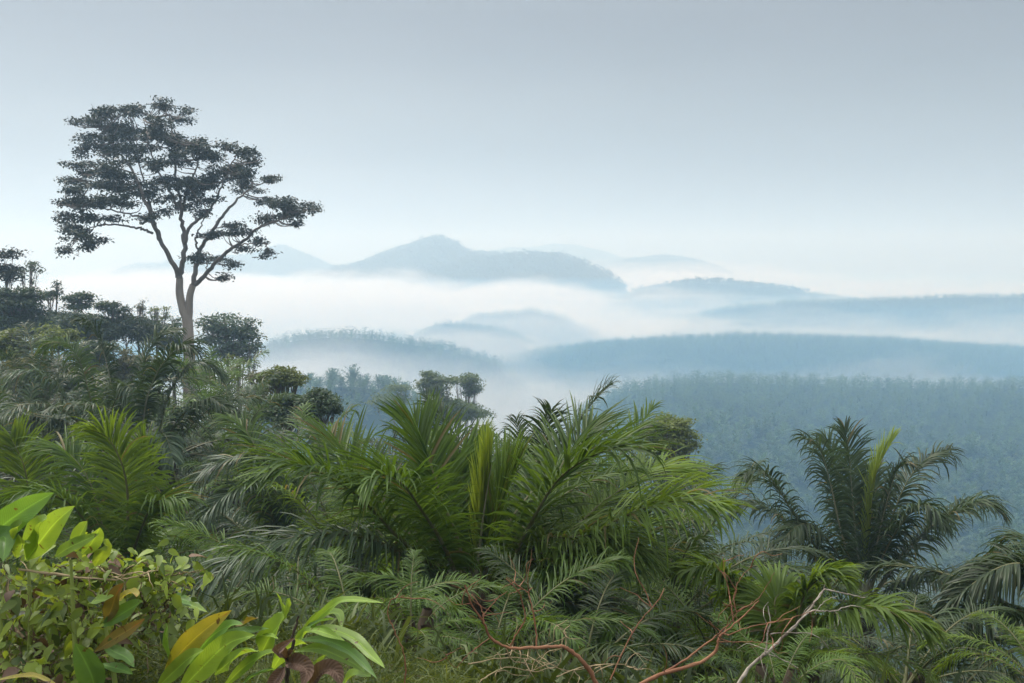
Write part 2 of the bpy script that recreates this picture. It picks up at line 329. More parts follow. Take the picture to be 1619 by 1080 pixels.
# polar ground sheet, finer in front and near the camera
ang = np.concatenate([np.linspace(-math.pi, -0.75, 60, endpoint=False), np.linspace(-0.75, 0.75, 420, endpoint=False), np.linspace(.75, math.pi, 60, endpoint=False)])
rad = np.concatenate([[0.3], np.geomspace(1, 150, 130), np.linspace(156, 1500, 190), np.linspace(1515, 4300, 130), [4450]])
A_, R_ = np.meshgrid(ang, rad, indexing='ij'); X_ = R_ * np.sin(A_); Y_ = R_ * np.cos(A_); Z_ = terrain(X_, Y_)
ZMIN = float(Z_.min())
na, nr = len(ang), len(rad)
ii = np.arange(na)[:, None]; jj = np.arange(nr - 1)[None]; i2 = (ii + 1) % na
Fg = np.stack([ii * nr + jj, i2 * nr + jj, i2 * nr + jj + 1, ii * nr + jj + 1], -1).reshape(-1, 4)[:, ::-1]
g = Geo(); g.add(np.stack([X_, Y_, Z_], -1), Fg)
tag(link('hillside_terrain', g.mesh('hillside_terrain', M['ground'])), 'dark overgrown hillside falling into a valley of forested ridges', 'terrain', kind='structure')

# ------------------------------------------------------------------ palm fronds
def frond_geo(P, nl, ll, lw, seed, K=5, fold=.5, start=.16, plum=20, droop=1.0, side=None, spread=(72, 24), sides=5, r0=.045, endlen=.38, base_var=.5, rib=True, roll=0, tipvar=0):
    """Leaflets and midrib of one frond whose midrib runs along the curve P (from the crown outwards)."""
    rng = np.random.default_rng(seed)
    n = len(P); seglen = np.concatenate([[0], np.cumsum(np.linalg.norm(np.diff(P, axis=0), axis=1))]); tt = seglen / seglen[-1]
    T = nrm(np.gradient(P, axis=0))
    hz = P[-1] - P[0]
    if side is None:
        h2 = np.array([hz[0], hz[1], 0]); side = np.array([-h2[1], h2[0], 0]) / max(np.linalg.norm(h2), 1e-6)
    side = np.asarray(side, float)
    S = nrm(side[None] - T * (T @ side)[:, None]); Nn = np.cross(T, S)
    h2 = np.array([hz[0], hz[1], 0]); 
    if np.mean(Nn[:, 2] * 1.0 - .25 * (Nn @ nrm(h2)) ) < 0: S = -S; Nn = -Nn
    if roll:
        c, s_ = math.cos(roll), math.sin(roll); S, Nn = S * c + Nn * s_, Nn * c - S * s_
    leaf = Geo()
    for sg in (-1, 1):
        u = (np.arange(nl) + rng.uniform(-.35, .35, nl)) / nl; u = np.clip(u, 0, .995)
        t = start + (1 - start) * u
        keep = rng.random(nl) > .05
        t = t[keep]; u = u[keep]; m = len(t)
        ip = lambda A: np.stack([np.interp(t, tt, A[:, k]) for k in range(3)], 1)
        p, d, s_, n_ = ip(P), nrm(ip(T)), nrm(ip(S)), nrm(ip(Nn))
        fa = np.radians(spread[0] + (spread[1] - spread[0]) * u ** 1.3 + rng.normal(0, 3.5, m))
        el = np.radians(rng.choice([plum * .7, plum * .1, -plum * .4], m) + 10 + rng.normal(0, plum * .2, m))
        D = np.cos(el)[:, None] * (np.cos(fa)[:, None] * d + np.sin(fa)[:, None] * sg * s_) + np.sin(el)[:, None] * n_
        prof_l = (endlen + (1 - endlen) * np.sin(np.pi * np.clip(.12 + .62 * u, 0, 1)) ** 1.1) * (1 - .45 * smooth(.85, 1, u))
        prof_l *= np.where(u < .12, .45 + .55 * u / .12, 1)
        L = ll * prof_l * rng.uniform(.85, 1.1, m)
        dr = droop * rng.gamma(9, 1 / 9, m)
        dr = np.where(rng.random(m) < .07, dr * 2.6 + .8, dr); old = rng.random(m) < .02
        W = lw * rng.uniform(.8, 1.15, m)
        pf = np.interp(np.linspace(0, 1, K + 1), [0, .12, .4, .75, 1], [.45, .9, 1, .7, .05])
        NR = nrm(n_ + .28 * rng.normal(0, 1, (m, 3)))
        V, F, per = blades(p, D, L, W, NR, dr, K, pf, fold)
        var = np.repeat(np.where(old, 1.35, np.clip(base_var + rng.normal(0, .17, m) + tipvar * u, 0, .70)), per)
        leaf.add(V, F, var)
    ribg = None
    if rib:
        ribg = Geo(); rr = r0 * np.interp(tt, [0, .1, .3, .7, 1], [1.6, .95, .7, .38, .1])
        V, F = tube(P, rr, sides); ribg.add(V, F)
    return leaf, ribg
def frond_curve(L, th0, bend, sidew=0.0, n=26, p=1.5):
    s = np.linspace(0, 1, n); th = th0 - bend * s ** p; ph = sidew * s ** 2; ds = L / (n - 1)
    d = np.stack([np.cos(th) * np.cos(ph), np.cos(th) * np.sin(ph), np.sin(th)], 1)
    return np.vstack([[0, 0, 0], np.cumsum((d[:-1] + d[1:]) / 2 * ds, 0)])
AGES = [(86, 28), (76, 45), (66, 62), (55, 80), (42, 92), (26, 98), (6, 85)]     # start angle and bend, young to old
LOD = {'near': dict(nl=78, K=5, fold=.5, lw=.042, sides=6), 'mid': dict(nl=58, K=4, fold=0, lw=.052, sides=4), 'low': dict(nl=40, K=3, fold=0, lw=.075, sides=4)}
_fr = {}
def frond_mesh(age, var, lod, mat, ribmat):
    key = (age, var, lod, mat, ribmat)
    if key not in _fr:
        rng = random.Random(age * 31 + var * 7 + len(lod)); th, bd = AGES[age]; q = LOD[lod]
        P = frond_curve(5.0, R(th + rng.uniform(-4, 4)), R(bd * rng.uniform(.85, 1.15)), rng.uniform(-.25, .25))
        lf, rb = frond_geo(P, q['nl'], .88, q['lw'], age * 100 + var, q['K'], q['fold'], droop=rng.uniform(.7, 1.4), plum=20, sides=q['sides'], r0=.05)
        _fr[key] = (lf.mesh('frond', M[mat]), rb.mesh('midrib', M[ribmat]))
    return _fr[key]
def stub_trunk(h, r, seed, n=9):
    """Palm trunk with the stubs of cut fronds spiralling round it."""
    rng = np.random.default_rng(seed); g = Geo()
    P = np.stack([np.zeros(n), np.zeros(n), np.linspace(-.4, h, n)], 1); P[:, :2] += rng.normal(0, .02, (n, 2))
    V, F = tube(P, r * np.interp(np.linspace(0, 1, n), [0, .15, .85, 1], [1.15, .9, 1, .75]), 10); g.add(V, F)
    k = int(max(10, h / .06)); k = min(k, 70)
    for i in range(k):
        a = i * 2.4; z = h * (i + .5) / k; d = np.array([math.cos(a), math.sin(a), 0])
        q = np.array([d * r * .7 + [0, 0, z - .1], d * (r * 1.15) + [0, 0, z + .05], d * (r * 1.5) + [0, 0, z + .28]])
        V, F = tube(q, [.11, .09, .045], 5); g.add(V, F)
    return g
def palm(px, py, D, L, label, lod='mid', mat='palm', rib='midrib', n=26, seed=0, amin=0, amax=6.4, extra=(), dead=3, name='oil_palm', group='oil palms on the near hillside', spear=True, az0=None, arc=None):
    """A whole palm with its crown centre at photograph pixel (px, py), D metres away, growing from the hillside."""
    rng = random.Random(seed); c = at(px, py, D); gz = float(terrain(c[0], c[1]))
    h = c[2] - gz
    if h < .35: print('LOW', px, py, D, round(h, 2)); h = .35
    root = empty(name, (c[0], c[1], gz), label, 'palm tree', group)
    link('trunk', stub_trunk(h, .20 * L / 5 + .06, seed).mesh('trunk', M['palm_trunk']), root)
    k = L / 5.0; az = rng.uniform(0, 6.28) if az0 is None else az0
    for i in range(n):
        f = (i + .5) / n; ag = amin + (amax - amin) * f ** .85 + rng.uniform(-.3, .3); ag = int(min(6, max(0, round(ag))))
        lm, rm = frond_mesh(ag, rng.randint(0, 1), lod, mat, rib)
        a = az + i * 2.39996 + rng.uniform(-.15, .15)
        if arc: a = R(arc[0] + (arc[1] - arc[0]) * ((i * .618) % 1))
        fo = link('frond', lm, root, (math.cos(a) * .12 * k, math.sin(a) * .12 * k, h - .25 * f * k))
        s = k * rng.uniform(.85, 1.08) * (.8 if ag == 0 else 1)
        fo.scale = (s, s, s); fo.rotation_euler = (rng.uniform(-.15, .15), rng.uniform(-.1, .1), a)
        link('midrib', rm, fo)
    for i in range(dead):
        lm, rm = frond_mesh(6, i % 2, lod, 'palm_dead', rib)
        a = rng.uniform(0, 6.28); fo = link('frond', lm, root, (0, 0, h - .35 * k)); fo.scale = (k * .9,) * 3
        fo.rotation_euler = (0, R(45 + rng.uniform(0, 15)), a); fo['label'] = 'withered brown frond hanging down'; link('midrib', rm, fo)
    for e in extra: e(root, c, h)
    return root
def px_frond(pts, D0, D1, nl=120, ll=.85, lw=.042, seed=1, mat='palm', rib='midrib', roll=0, label=None, bulge=0, **kw):
    """A frond following photograph pixels pts, its depth going from D0 at the crown to D1 at the tip."""
    def make(root, c, h):
        Q = spline(np.array([at(p[0], p[1], D0 + (D1 - D0) * (i / (len(pts) - 1)) + bulge * math.sin(math.pi * i / (len(pts) - 1))) for i, p in enumerate(pts)]), 30)
        Q = Q - np.array(root.location)
        lf, rb = frond_geo(Q, nl, ll, lw, seed, roll=roll, **kw)
        fo = link('frond', lf.mesh('frond', M[mat]), root)
        if label: fo['label'] = label
        link('midrib', rb.mesh('midrib', M[rib]), fo)
    return make

# the wide young palm in the middle
H = [px_frond([(742, 948), (722, 850), (696, 785), (674, 715), (655, 672)], 13, 13.6, seed=11, ll=1.06, lw=.036, droop=0.43, plum=16),
     px_frond([(738, 948), (700, 860), (662, 800), (636, 765), (605, 752), (578, 768)], 13, 11.6, seed=12, ll=0.98, lw=.036, droop=0.74),
     px_frond([(752, 950), (790, 935), (827, 849), (871, 773), (907, 738), (960, 712), (1010, 712)], 13, 11.8, seed=13, ll=1.09, lw=.036, droop=0.50, plum=16, nl=130),
     px_frond([(735, 950), (690, 900), (631, 850), (569, 787), (510, 748), (462, 735), (425, 748)], 13, 11.6, seed=14, ll=1.03, lw=.036, droop=0.68, nl=130),
     px_frond([(755, 952), (840, 931), (889, 893), (947, 880), (985, 895)], 13, 11.8, seed=15, ll=0.98, lw=.036, droop=0.99),
     px_frond([(755, 950), (850, 900), (955, 835), (1013, 806), (1070, 792), (1138, 800)], 13, 11.5, seed=16, ll=1.03, lw=.036, droop=0.93, mat='palm_lime', nl=130),
     px_frond([(735, 952), (690, 915), (600, 858), (500, 845), (410, 868), (335, 915)], 13, 11.2, seed=17, ll=0.98, lw=.036, droop=1.24, mat='palm_blue', nl=130),
     px_frond([(748, 945), (757, 870), (766, 800), (777, 735)], 13, 13.0, seed=18, ll=0.92, lw=.036, droop=0.09, plum=8, spread=(16, 8), mat='spear', rib='midrib_pale', label='bright yellow green spear leaf not yet unfolded'),
     px_frond([(748, 945), (772, 870), (790, 800), (812, 745)], 13, 13.2, seed=19, ll=0.98, lw=.036, droop=0.19, plum=10, spread=(32, 14), mat='palm_lime'),
     px_frond([(746, 945), (742, 870), (738, 790), (728, 725)], 13, 14.2, seed=20, ll=1.03, lw=.036, droop=0.37, spread=(50, 20)),
     px_frond([(752, 945), (815, 860), (860, 790), (905, 708), (945, 672)], 13, 14.6, seed=21, ll=1.03, lw=.036, droop=0.50),
     px_frond([(740, 950), (660, 860), (600, 790), (545, 720), (520, 690)], 13, 14.4, seed=22, ll=1.03, lw=.036, droop=0.50),
     px_frond([(735, 955), (660, 930), (580, 925), (510, 960)], 13, 12.0, seed=23, ll=0.92, lw=.036, droop=1.18, mat='palm_dark'),
     px_frond([(757, 955), (830, 950), (920, 960), (985, 1010)], 13, 12.0, seed=24, ll=0.92, lw=.036, droop=1.18, mat='palm_dark'),
     px_frond([(752, 950), (880, 860), (960, 790), (1035, 745), (1090, 745)], 13, 14.5, seed=27, ll=1.03, lw=.036, droop=0.74, mat='palm_lime'),
     px_frond([(750, 950), (850, 860), (900, 850), (960, 850), (1020, 880)], 13, 12.0, seed=28, ll=0.98, lw=.036, droop=1.05, mat='palm_lime')]
palm(745, 948, 13, 3.1, 'broad bright green palm filling the middle with a yellow green spear', 'near', n=8, seed=1, amin=1, extra=H, dead=2, arc=(10, 170))

# the upright palm standing alone at the right
RP = [px_frond([(1365, 945), (1354, 860), (1347, 780), (1342, 715), (1335, 677)], 29, 29.8, seed=31, ll=1.15, nl=105, lw=.055, droop=1.0, mat='palm_blue', rib='midrib_pale', plum=14),
      px_frond([(1360, 945), (1330, 840), (1312, 760), (1296, 712), (1272, 692)], 29, 28.4, seed=32, ll=1.12, nl=105, lw=.055, droop=1.7, mat='palm_blue', rib='midrib_pale'),
      px_frond([(1355, 945), (1300, 880), (1255, 812), (1218, 757), (1192, 744), (1170, 758)], 29, 27.5, seed=33, ll=1.06, nl=105, lw=.055, droop=1.5, mat='palm_dark'),
      px_frond([(1355, 948), (1290, 885), (1240, 825), (1195, 797), (1160, 812)], 29, 30.2, seed=34, ll=1.06, nl=105, lw=.055, droop=1.5, mat='palm_blue'),
      px_frond([(1366, 945), (1374, 840), (1385, 750), (1414, 692)], 29, 29, seed=35, ll=0.94, nl=105, lw=.055, droop=.3, spread=(20, 12), plum=10, mat='spear', rib='midrib_pale', label='yellow green young spear leaf'),
      px_frond([(1372, 945), (1400, 850), (1430, 770), (1460, 730), (1503, 711)], 29, 30.3, seed=36, ll=1.12, nl=105, lw=.055, droop=1.4, mat='palm_dark'),
      px_frond([(1368, 945), (1384, 870), (1400, 800), (1420, 742), (1440, 735)], 29, 28.4, seed=37, ll=1.12, nl=105, lw=.055, droop=1.5, mat='palm_dark', rib='midrib_pale', plum=14),
      px_frond([(1375, 948), (1420, 885), (1470, 835), (1515, 808), (1555, 793), (1586, 815)], 29, 27.6, seed=38, ll=1.06, nl=105, lw=.055, droop=1.3, mat='palm_dark'),
      px_frond([(1375, 948), (1430, 880), (1480, 825), (1520, 800), (1570, 797)], 29, 30.4, seed=39, ll=1.06, nl=105, lw=.055, droop=1.3, mat='palm_dark'),
      px_frond([(1362, 945), (1340, 850), (1325, 770), (1318, 720), (1300, 690)], 29, 30.3, seed=40, ll=1.12, nl=105, lw=.055, droop=1.3, mat='palm_blue'),
      px_frond([(1372, 948), (1400, 870), (1440, 810), (1470, 800), (1490, 830)], 29, 26.8, seed=41, ll=1.06, nl=105, lw=.055, droop=1.9, mat='palm_dark'),
      px_frond([(1358, 948), (1320, 870), (1280, 830), (1250, 840), (1225, 880)], 29, 26.8, seed=42, ll=1.06, nl=105, lw=.055, droop=1.9, mat='palm_dark'),
      px_frond([(1375, 950), (1430, 920), (1480, 910), (1520, 935)], 29, 27.2, seed=43, ll=1.00, nl=105, lw=.055, droop=1.8, mat='palm_dark'),
      px_frond([(1365, 948), (1372, 870), (1378, 800), (1378, 745)], 29, 30.5, seed=44, ll=1.12, nl=105, lw=.055, droop=1.2, mat='palm_blue')]
palm(1366, 948, 29, 4.8, 'tall upright dark palm standing clear against the blue valley', 'mid', 'palm_dark', n=9, seed=2, amin=4, extra=RP, dead=2)

# the other palms of the slope: crown pixel, distance, frond length, colour, looks
LEFT = {11: [px_frond([(440, 890), (436, 780), (412, 722), (354, 728), (309, 762), (283, 808)], 25, 23.5, seed=91, ll=1.05, nl=120, lw=.05, droop=1.3, mat='palm_blue', plum=14),
             px_frond([(440, 895), (430, 812), (400, 772), (362, 780), (322, 815)], 25, 23, seed=92, ll=1.0, nl=110, lw=.05, droop=1.5, mat='palm_blue', plum=14),
             px_frond([(445, 890), (466, 790), (498, 728), (535, 722)], 25, 24.5, seed=93, ll=1.0, nl=110, lw=.05, droop=1.2, mat='palm_blue', plum=14),
             px_frond([(438, 890), (420, 770), (395, 690), (360, 660)], 25, 26, seed=94, ll=1.0, nl=110, lw=.05, droop=1.2, mat='palm', plum=14)],
        10: [px_frond([(190, 940), (202, 820), (196, 745), (172, 695), (146, 680)], 17, 16.3, seed=95, ll=.9, nl=120, lw=.04, droop=.9, mat='palm_lime', plum=14),
             px_frond([(190, 945), (218, 850), (246, 795), (290, 790)], 17, 16.2, seed=96, ll=.85, nl=110, lw=.04, droop=1.3, mat='palm', plum=14),
             px_frond([(185, 945), (150, 850), (108, 795), (58, 782), (15, 812)], 17, 15.6, seed=97, ll=.9, nl=120, lw=.04, droop=1.1, mat='palm', plum=14),
             px_frond([(190, 940), (216, 830), (232, 750), (226, 700)], 17, 17.4, seed=98, ll=.9, nl=120, lw=.04, droop=.8, mat='palm_lime', plum=14),
             px_frond([(185, 940), (160, 830), (140, 760), (105, 715), (70, 715)], 17, 17.5, seed=99, ll=.9, nl=120, lw=.04, droop=1.0, mat='palm', plum=14)],
        9: [px_frond([(40, 930), (46, 830), (40, 745), (16, 690)], 20, 19.4, seed=101, ll=.95, nl=120, lw=.045, droop=.9, mat='palm_lime', plum=14),
            px_frond([(45, 930), (72, 820), (98, 745), (132, 715)], 20, 20.4, seed=102, ll=.95, nl=120, lw=.045, droop=1.1, mat='palm', plum=14),
            px_frond([(35, 935), (5, 840), (-25, 790), (-70, 790)], 20, 19, seed=103, ll=.95, nl=110, lw=.045, droop=1.2, mat='palm', plum=14)],
        7: [px_frond([(185, 690), (178, 620), (163, 555), (143, 518), (126, 508)], 38, 37.4, seed=71, ll=1.2, nl=110, lw=.06, droop=1.4, mat='palm_dark', rib='midrib_pale', plum=14),
            px_frond([(150, 700), (110, 640), (75, 598), (40, 588), (12, 606)], 38, 36.5, seed=72, ll=1.1, nl=100, lw=.06, droop=1.6, mat='palm_blue', plum=14),
            px_frond([(155, 695), (140, 620), (120, 560), (92, 540), (70, 552)], 38, 38.5, seed=73, ll=1.1, nl=100, lw=.06, droop=1.5, mat='palm', plum=14),
            px_frond([(160, 700), (175, 650), (200, 610), (215, 640)], 38, 35.8, seed=74, ll=1.1, nl=100, lw=.06, droop=1.8, mat='palm_blue', plum=14),
            px_frond([(140, 705), (95, 670), (60, 665), (30, 690)], 38, 35.6, seed=75, ll=1.1, nl=100, lw=.06, droop=2.0, mat='palm_blue', plum=14)],
        8: [px_frond([(222, 715), (230, 640), (247, 592), (268, 562), (290, 546), (310, 556)], 36, 34.6, seed=76, ll=1.15, nl=115, lw=.06, droop=1.3, mat='palm_dark', rib='midrib_pale', plum=14),
            px_frond([(245, 715), (262, 640), (285, 595), (318, 574), (352, 592)], 36, 36.5, seed=77, ll=1.1, nl=110, lw=.06, droop=1.6, mat='palm_blue', plum=14),
            px_frond([(215, 715), (218, 640), (228, 575), (250, 535), (282, 522)], 36, 37, seed=78, ll=1.15, nl=110, lw=.06, droop=1.3, mat='palm_dark', plum=14),
            px_frond([(250, 720), (285, 660), (330, 632), (365, 650)], 36, 34.4, seed=79, ll=1.1, nl=100, lw=.06, droop=1.9, mat='palm_dark', plum=14),
            px_frond([(240, 720), (250, 690), (262, 690), (275, 730)], 36, 33.5, seed=80, ll=1.0, nl=100, lw=.06, droop=1.9, mat='palm_blue', plum=14)]}
PALMS = [
 (822, 905, 24, 5.0, 'palm_dark', 'near', 'dark palm whose stiff fronds rise behind the broad bright palm', 3, 0, 5.5),
 (895, 945, 21, 4.4, 'palm', 'near', 'palm arching over to the right behind the broad bright palm', 4, 0, 5.5),
 (1045, 1000, 19, 4.0, 'palm_dark', 'near', 'dark drooping palm between the broad bright palm and the upright one', 5, 1, 6.4),
 (620, 905, 27, 4.8, 'palm_blue', 'mid', 'grey green palm peeping over the broad palm below the hazy trees', 6, 0, 6),
 (152, 698, 38, 5.5, 'palm_dark', 'mid', 'dark palm with one tall frond bent over at its top, left of the tall tree', 7, 0, 6),
 (262, 722, 36, 5.2, 'palm_dark', 'mid', 'dark arching palm right below the trunk of the tall tree', 8, 0, 6),
 (40, 940, 20, 4.3, 'palm', 'near', 'palm above the big ginger leaves at the left edge', 9, 1, 6.2),
 (185, 955, 17, 3.7, 'palm', 'near', 'green palm rising directly behind the vine thicket', 10, 1, 6.2),
 (440, 905, 25, 4.6, 'palm_blue', 'near', 'bluish grey palm between the vine thicket and the broad bright palm', 11, 0, 6),
 (462, 835, 34, 4.8, 'palm', 'mid', 'green palm in front of the leafy vine domes', 12, 0, 6),
 (20, 765, 40, 5.2, 'palm_blue', 'mid', 'grey palm on the left edge under the lime bushes', 13, 0, 6),
 (548, 920, 25, 4.1, 'palm_lime', 'mid', 'yellowish palm with upright tips left of the broad bright palm', 14, 0, 5),
 (365, 735, 44, 4.8, 'palm_blue', 'mid', 'faded palm halfway between the tall tree and the vine domes', 15, 0, 6),
 (1145, 1000, 26, 4.2, 'palm', 'mid', 'palm in the gap left of the upright palm', 16, 2.2, 6.4),
 (1225, 1060, 22, 3.8, 'palm_dark', 'mid', 'dark low palm at the foot of the upright palm', 17, 3.2, 6.4),
 (1080, 930, 31, 4.6, 'palm_blue', 'mid', 'blue green palm below the olive crowned tree', 18, 0, 6.2),
 (1490, 1110, 17, 3.4, 'palm_dark', 'near', 'dark shaded palm in the bottom corner beneath the drooping fronds', 20, 4, 6.4),
 (330, 1010, 16, 2.5, 'palm_dark', 'near', 'low dark palm behind the yellowing ginger leaf', 21, 2, 6.4),
 (62, 650, 52, 5.2, 'palm_dark', 'mid', 'dark palm high on the left slope below the light bushes', 22, 0, 6),
 (335, 668, 52, 4.8, 'palm', 'mid', 'distant green palm at the foot of the round crowned tree', 23, 0, 6),
 (690, 850, 34, 4.8, 'palm_dark', 'mid', 'dark palm tip just under the hazy green trees', 24, 0, 5.5),
 (870, 870, 34, 4.9, 'palm_blue', 'mid', 'bluish palm tips behind the broad palm against the mist', 25, 0, 5),
]
for (px, py, D, L, mt, lod, lab, sd_, a0, a1) in PALMS:
    ex = LEFT.get(sd_, ()); palm(px, py, D, L, lab, lod, mt, n=15 if ex else 26, seed=sd_, amin=3 if ex else a0, amax=a1, dead=1 if ex else 2, extra=ex)
palm(1690, 1020, 15, 4.4, 'dark palm reaching in from the right edge with hanging leaflets', 'near', 'palm_dark', n=10, seed=19, amin=3, dead=1, extra=[
    px_frond([(1690, 1010), (1668, 930), (1619, 893), (1565, 905), (1500, 955)], 15, 14.6, seed=51, ll=.95, droop=2.6, mat='palm_dark'),
    px_frond([(1690, 1005), (1660, 910), (1600, 880), (1550, 895), (1515, 925)], 15, 15.8, seed=52, ll=.9, droop=2.0, mat='palm_dark'),
    px_frond([(1690, 1015), (1640, 975), (1580, 965), (1520, 980), (1480, 1010)], 15, 13.8, seed=53, ll=.8, droop=2.4, mat='palm_dark')])
YEXT = {41: [px_frond([(1268, 1070), (1285, 1000), (1330, 968), (1390, 960), (1470, 992)], 11.5, 10.8, seed=61, ll=.62, droop=1.3, mat='palm_lime', plum=14),
             px_frond([(1262, 1070), (1258, 990), (1275, 935), (1305, 910), (1330, 915)], 11.5, 11.2, seed=62, ll=.6, droop=1.0, mat='palm_lime', plum=14),
             px_frond([(1258, 1070), (1235, 1000), (1225, 950), (1250, 930)], 11.5, 11.9, seed=63, ll=.6, droop=1.0, mat='palm_lime', plum=14)],
        42: [px_frond([(1150, 1060), (1180, 990), (1165, 935), (1125, 900), (1085, 903)], 12.5, 12.0, seed=64, ll=.62, droop=1.2, mat='palm_lime', plum=14),
             px_frond([(1130, 1060), (1060, 1000), (1000, 985), (940, 1000)], 12.5, 11.6, seed=65, ll=.65, droop=1.3, mat='palm', plum=14)]}
YOUNG = [
 (560, 1055, 9.5, 1.7, 'palm', 'low palm between the lush ginger plant and the hooked stem', 48),
 (770, 1060, 10.2, 2.0, 'palm', 'low palm straight below the spear of the broad palm', 49),
 (470, 985, 12.5, 2.2, 'palm', 'low green palm above the lush ginger plant', 50),
 (1262, 1070, 11.5, 1.9, 'palm_lime', 'young lime green palm behind the pale lichen branch', 41),
 (1130, 1050, 12.5, 2.2, 'palm_lime', 'young green palm behind the fallen red twigs', 42),
 (1430, 1085, 13.5, 2.5, 'palm_dark', 'young palm with dark feathery fronds beneath the upright palm', 43),  # dark leaf colour stands in for the shadow over this corner
 (920, 1065, 10.5, 2.0, 'palm_dark', 'young dark palm right behind the fallen red branch', 44),
 (650, 1085, 8.0, 1.0, 'palm', 'small palm seedling low between ginger leaves and red branch', 45),
 (1650, 1085, 11.5, 1.6, 'palm_lime', 'small light palm at the bottom right edge', 46),
 (1230, 1100, 8.5, 1.0, 'palm', 'tiny palm at the base of the pale lichen branch', 47)]
for (px, py, D, L, mt, lab, sd_) in YOUNG:
    palm(px, py, D, L, lab, 'near', mt, n=12, seed=sd_, amin=2.2, amax=5.8, dead=0, extra=YEXT.get(sd_, ()), name='young_palm', group='young palms low in front')

# ------------------------------------------------------------------ broadleaf trees
def pad_leaves(g, c, r, n, size, rng, clump=7, shell=.35, loose=1.05):
    """n leaf sprays in a flattened cushion c with radii r, gathered in small clumps."""
    k = max(2, int(n / clump))
    q = rng.normal(0, 1, (k, 3)); q = nrm(q) * (rng.random(k) ** shell)[:, None]; q[:, 2] = np.abs(q[:, 2]) * 1.0 - .35
    cc = c + q * r
    idx = rng.integers(0, k, n); sp = size * loose
    P = cc[idx] + rng.normal(0, 1, (n, 3)) * np.array([sp, sp, sp * .45])
    D = rng.normal(0, 1, (n, 3)); D[:, 2] = D[:, 2] * .45 - .12
    NR = rng.normal(0, .45, (n, 3)); NR[:, 2] += 1
    V, F, per = blades(P, D, size * rng.uniform(.7, 1.3, n), size * rng.uniform(.42, .7, n), NR, .3, 2, [.25, 1, .1])
    g.add(V, F, np.repeat(np.clip(rng.normal(.5, .15, k)[idx] + rng.normal(0, .12, n), 0, 1), per))
# the tall tree: limbs and leaf cushions measured on an enlargement of the photograph
TD = 100.0
def tz(x, y, d=0): return at(60 + x * 480 / 1206, 130 + y * 480 / 1206, TD + d)
TL = [  # (points, radii at start and end, depth at start and end)
 ([(563, 790), (548, 735), (510, 675), (482, 612), (455, 560), (405, 535), (340, 520)], .58, .16, 0, -3),
 ([(482, 612), (450, 530), (415, 440), (380, 360), (335, 295), (290, 235), (240, 180)], .40, .09, -1, 3),
 ([(510, 675), (470, 590), (448, 500), (430, 420), (400, 320), (390, 230)], .34, .09, 0, 5),
 ([(455, 600), (420, 585), (375, 575), (290, 565), (235, 575), (160, 590)], .26, .08, -1, -6),
 ([(563, 790), (570, 740), (583, 640), (572, 560), (565, 480), (545, 350), (540, 240), (520, 130)], .58, .10, 0, 1),
 ([(584, 640), (600, 580), (650, 535), (700, 480), (722, 430), (760, 340), (800, 270)], .36, .09, 0, -4),
 ([(570, 520), (595, 420), (630, 340), (640, 250)], .26, .08, 0, -5),
 ([(560, 500), (520, 430), (470, 340), (440, 240), (420, 150)], .26, .08, 0, -5),
 ([(616, 810), (630, 740), (650, 660), (700, 580), (755, 505), (800, 460), (850, 420), (900, 395)], .50, .09, 0, 4),
 ([(618, 805), (650, 780), (700, 725), (755, 672), (830, 622), (870, 582), (940, 555), (1010, 535), (1070, 505)], .48, .09, 0, -4),
 ([(645, 690), (628, 640), (632, 600), (655, 560), (680, 500)], .24, .08, 0, -3),
 ([(755, 672), (800, 650), (850, 640), (900, 640), (915, 665)], .16, .05, -1, -5),
 ([(668, 755), (672, 720), (655, 690)], .12, .05, 0, -2),
 ([(340, 520), (260, 500), (170, 480), (120, 490)], .16, .06, -3, -7),
 ([(380, 360), (300, 340), (220, 350), (130, 390)], .17, .06, 0, -4),
 ([(700, 580), (760, 570), (800, 560)], .12, .05, 1, 3)]
PADS = [(190,150,65,24),(250,115,50,20),(400,108,52,22),(290,150,95,32),(500,85,48,24),(560,125,62,36),(478,150,40,30),(330,200,130,40),(250,230,85,36),(200,270,60,24),(160,312,42,15),
 (600,215,85,42),(520,220,60,30),(400,270,105,45),(640,270,78,42),(300,330,115,38),(200,350,65,24),(110,385,45,17),(160,420,75,28),(260,400,95,33),(370,390,105,42),(480,330,60,38),(560,310,58,30),
 (130,480,55,32),(220,470,95,36),(330,470,95,33),(430,450,68,38),(108,530,36,32),(170,560,80,26),(240,520,85,24),(140,610,46,32),(190,640,28,28),(112,655,20,20),(210,600,46,28),(520,400,78,42),(600,400,88,38),
 (690,390,78,42),(640,450,78,38),(550,470,50,38),(720,350,48,24),(800,250,66,24),(840,290,58,32),(760,250,38,14),(800,340,66,38),(870,370,75,20),(920,385,38,18),(830,410,75,32),(900,455,46,24),
 (960,480,40,15),(1040,495,75,24),(960,520,85,22),(1030,560,22,13),(900,540,46,18),(790,560,46,18),(740,590,46,16),(820,590,46,22),(700,610,46,18),(650,680,54,22),(700,700,56,18),(780,725,42,13),(740,765,20,13),
 (820,650,36,13),(900,628,36,16),(912,670,26,24),(640,500,56,22),(300,270,60,26),(450,210,40,26),(700,300,40,26),(350,110,36,14),(430,520,40,18),(500,505,36,16)]
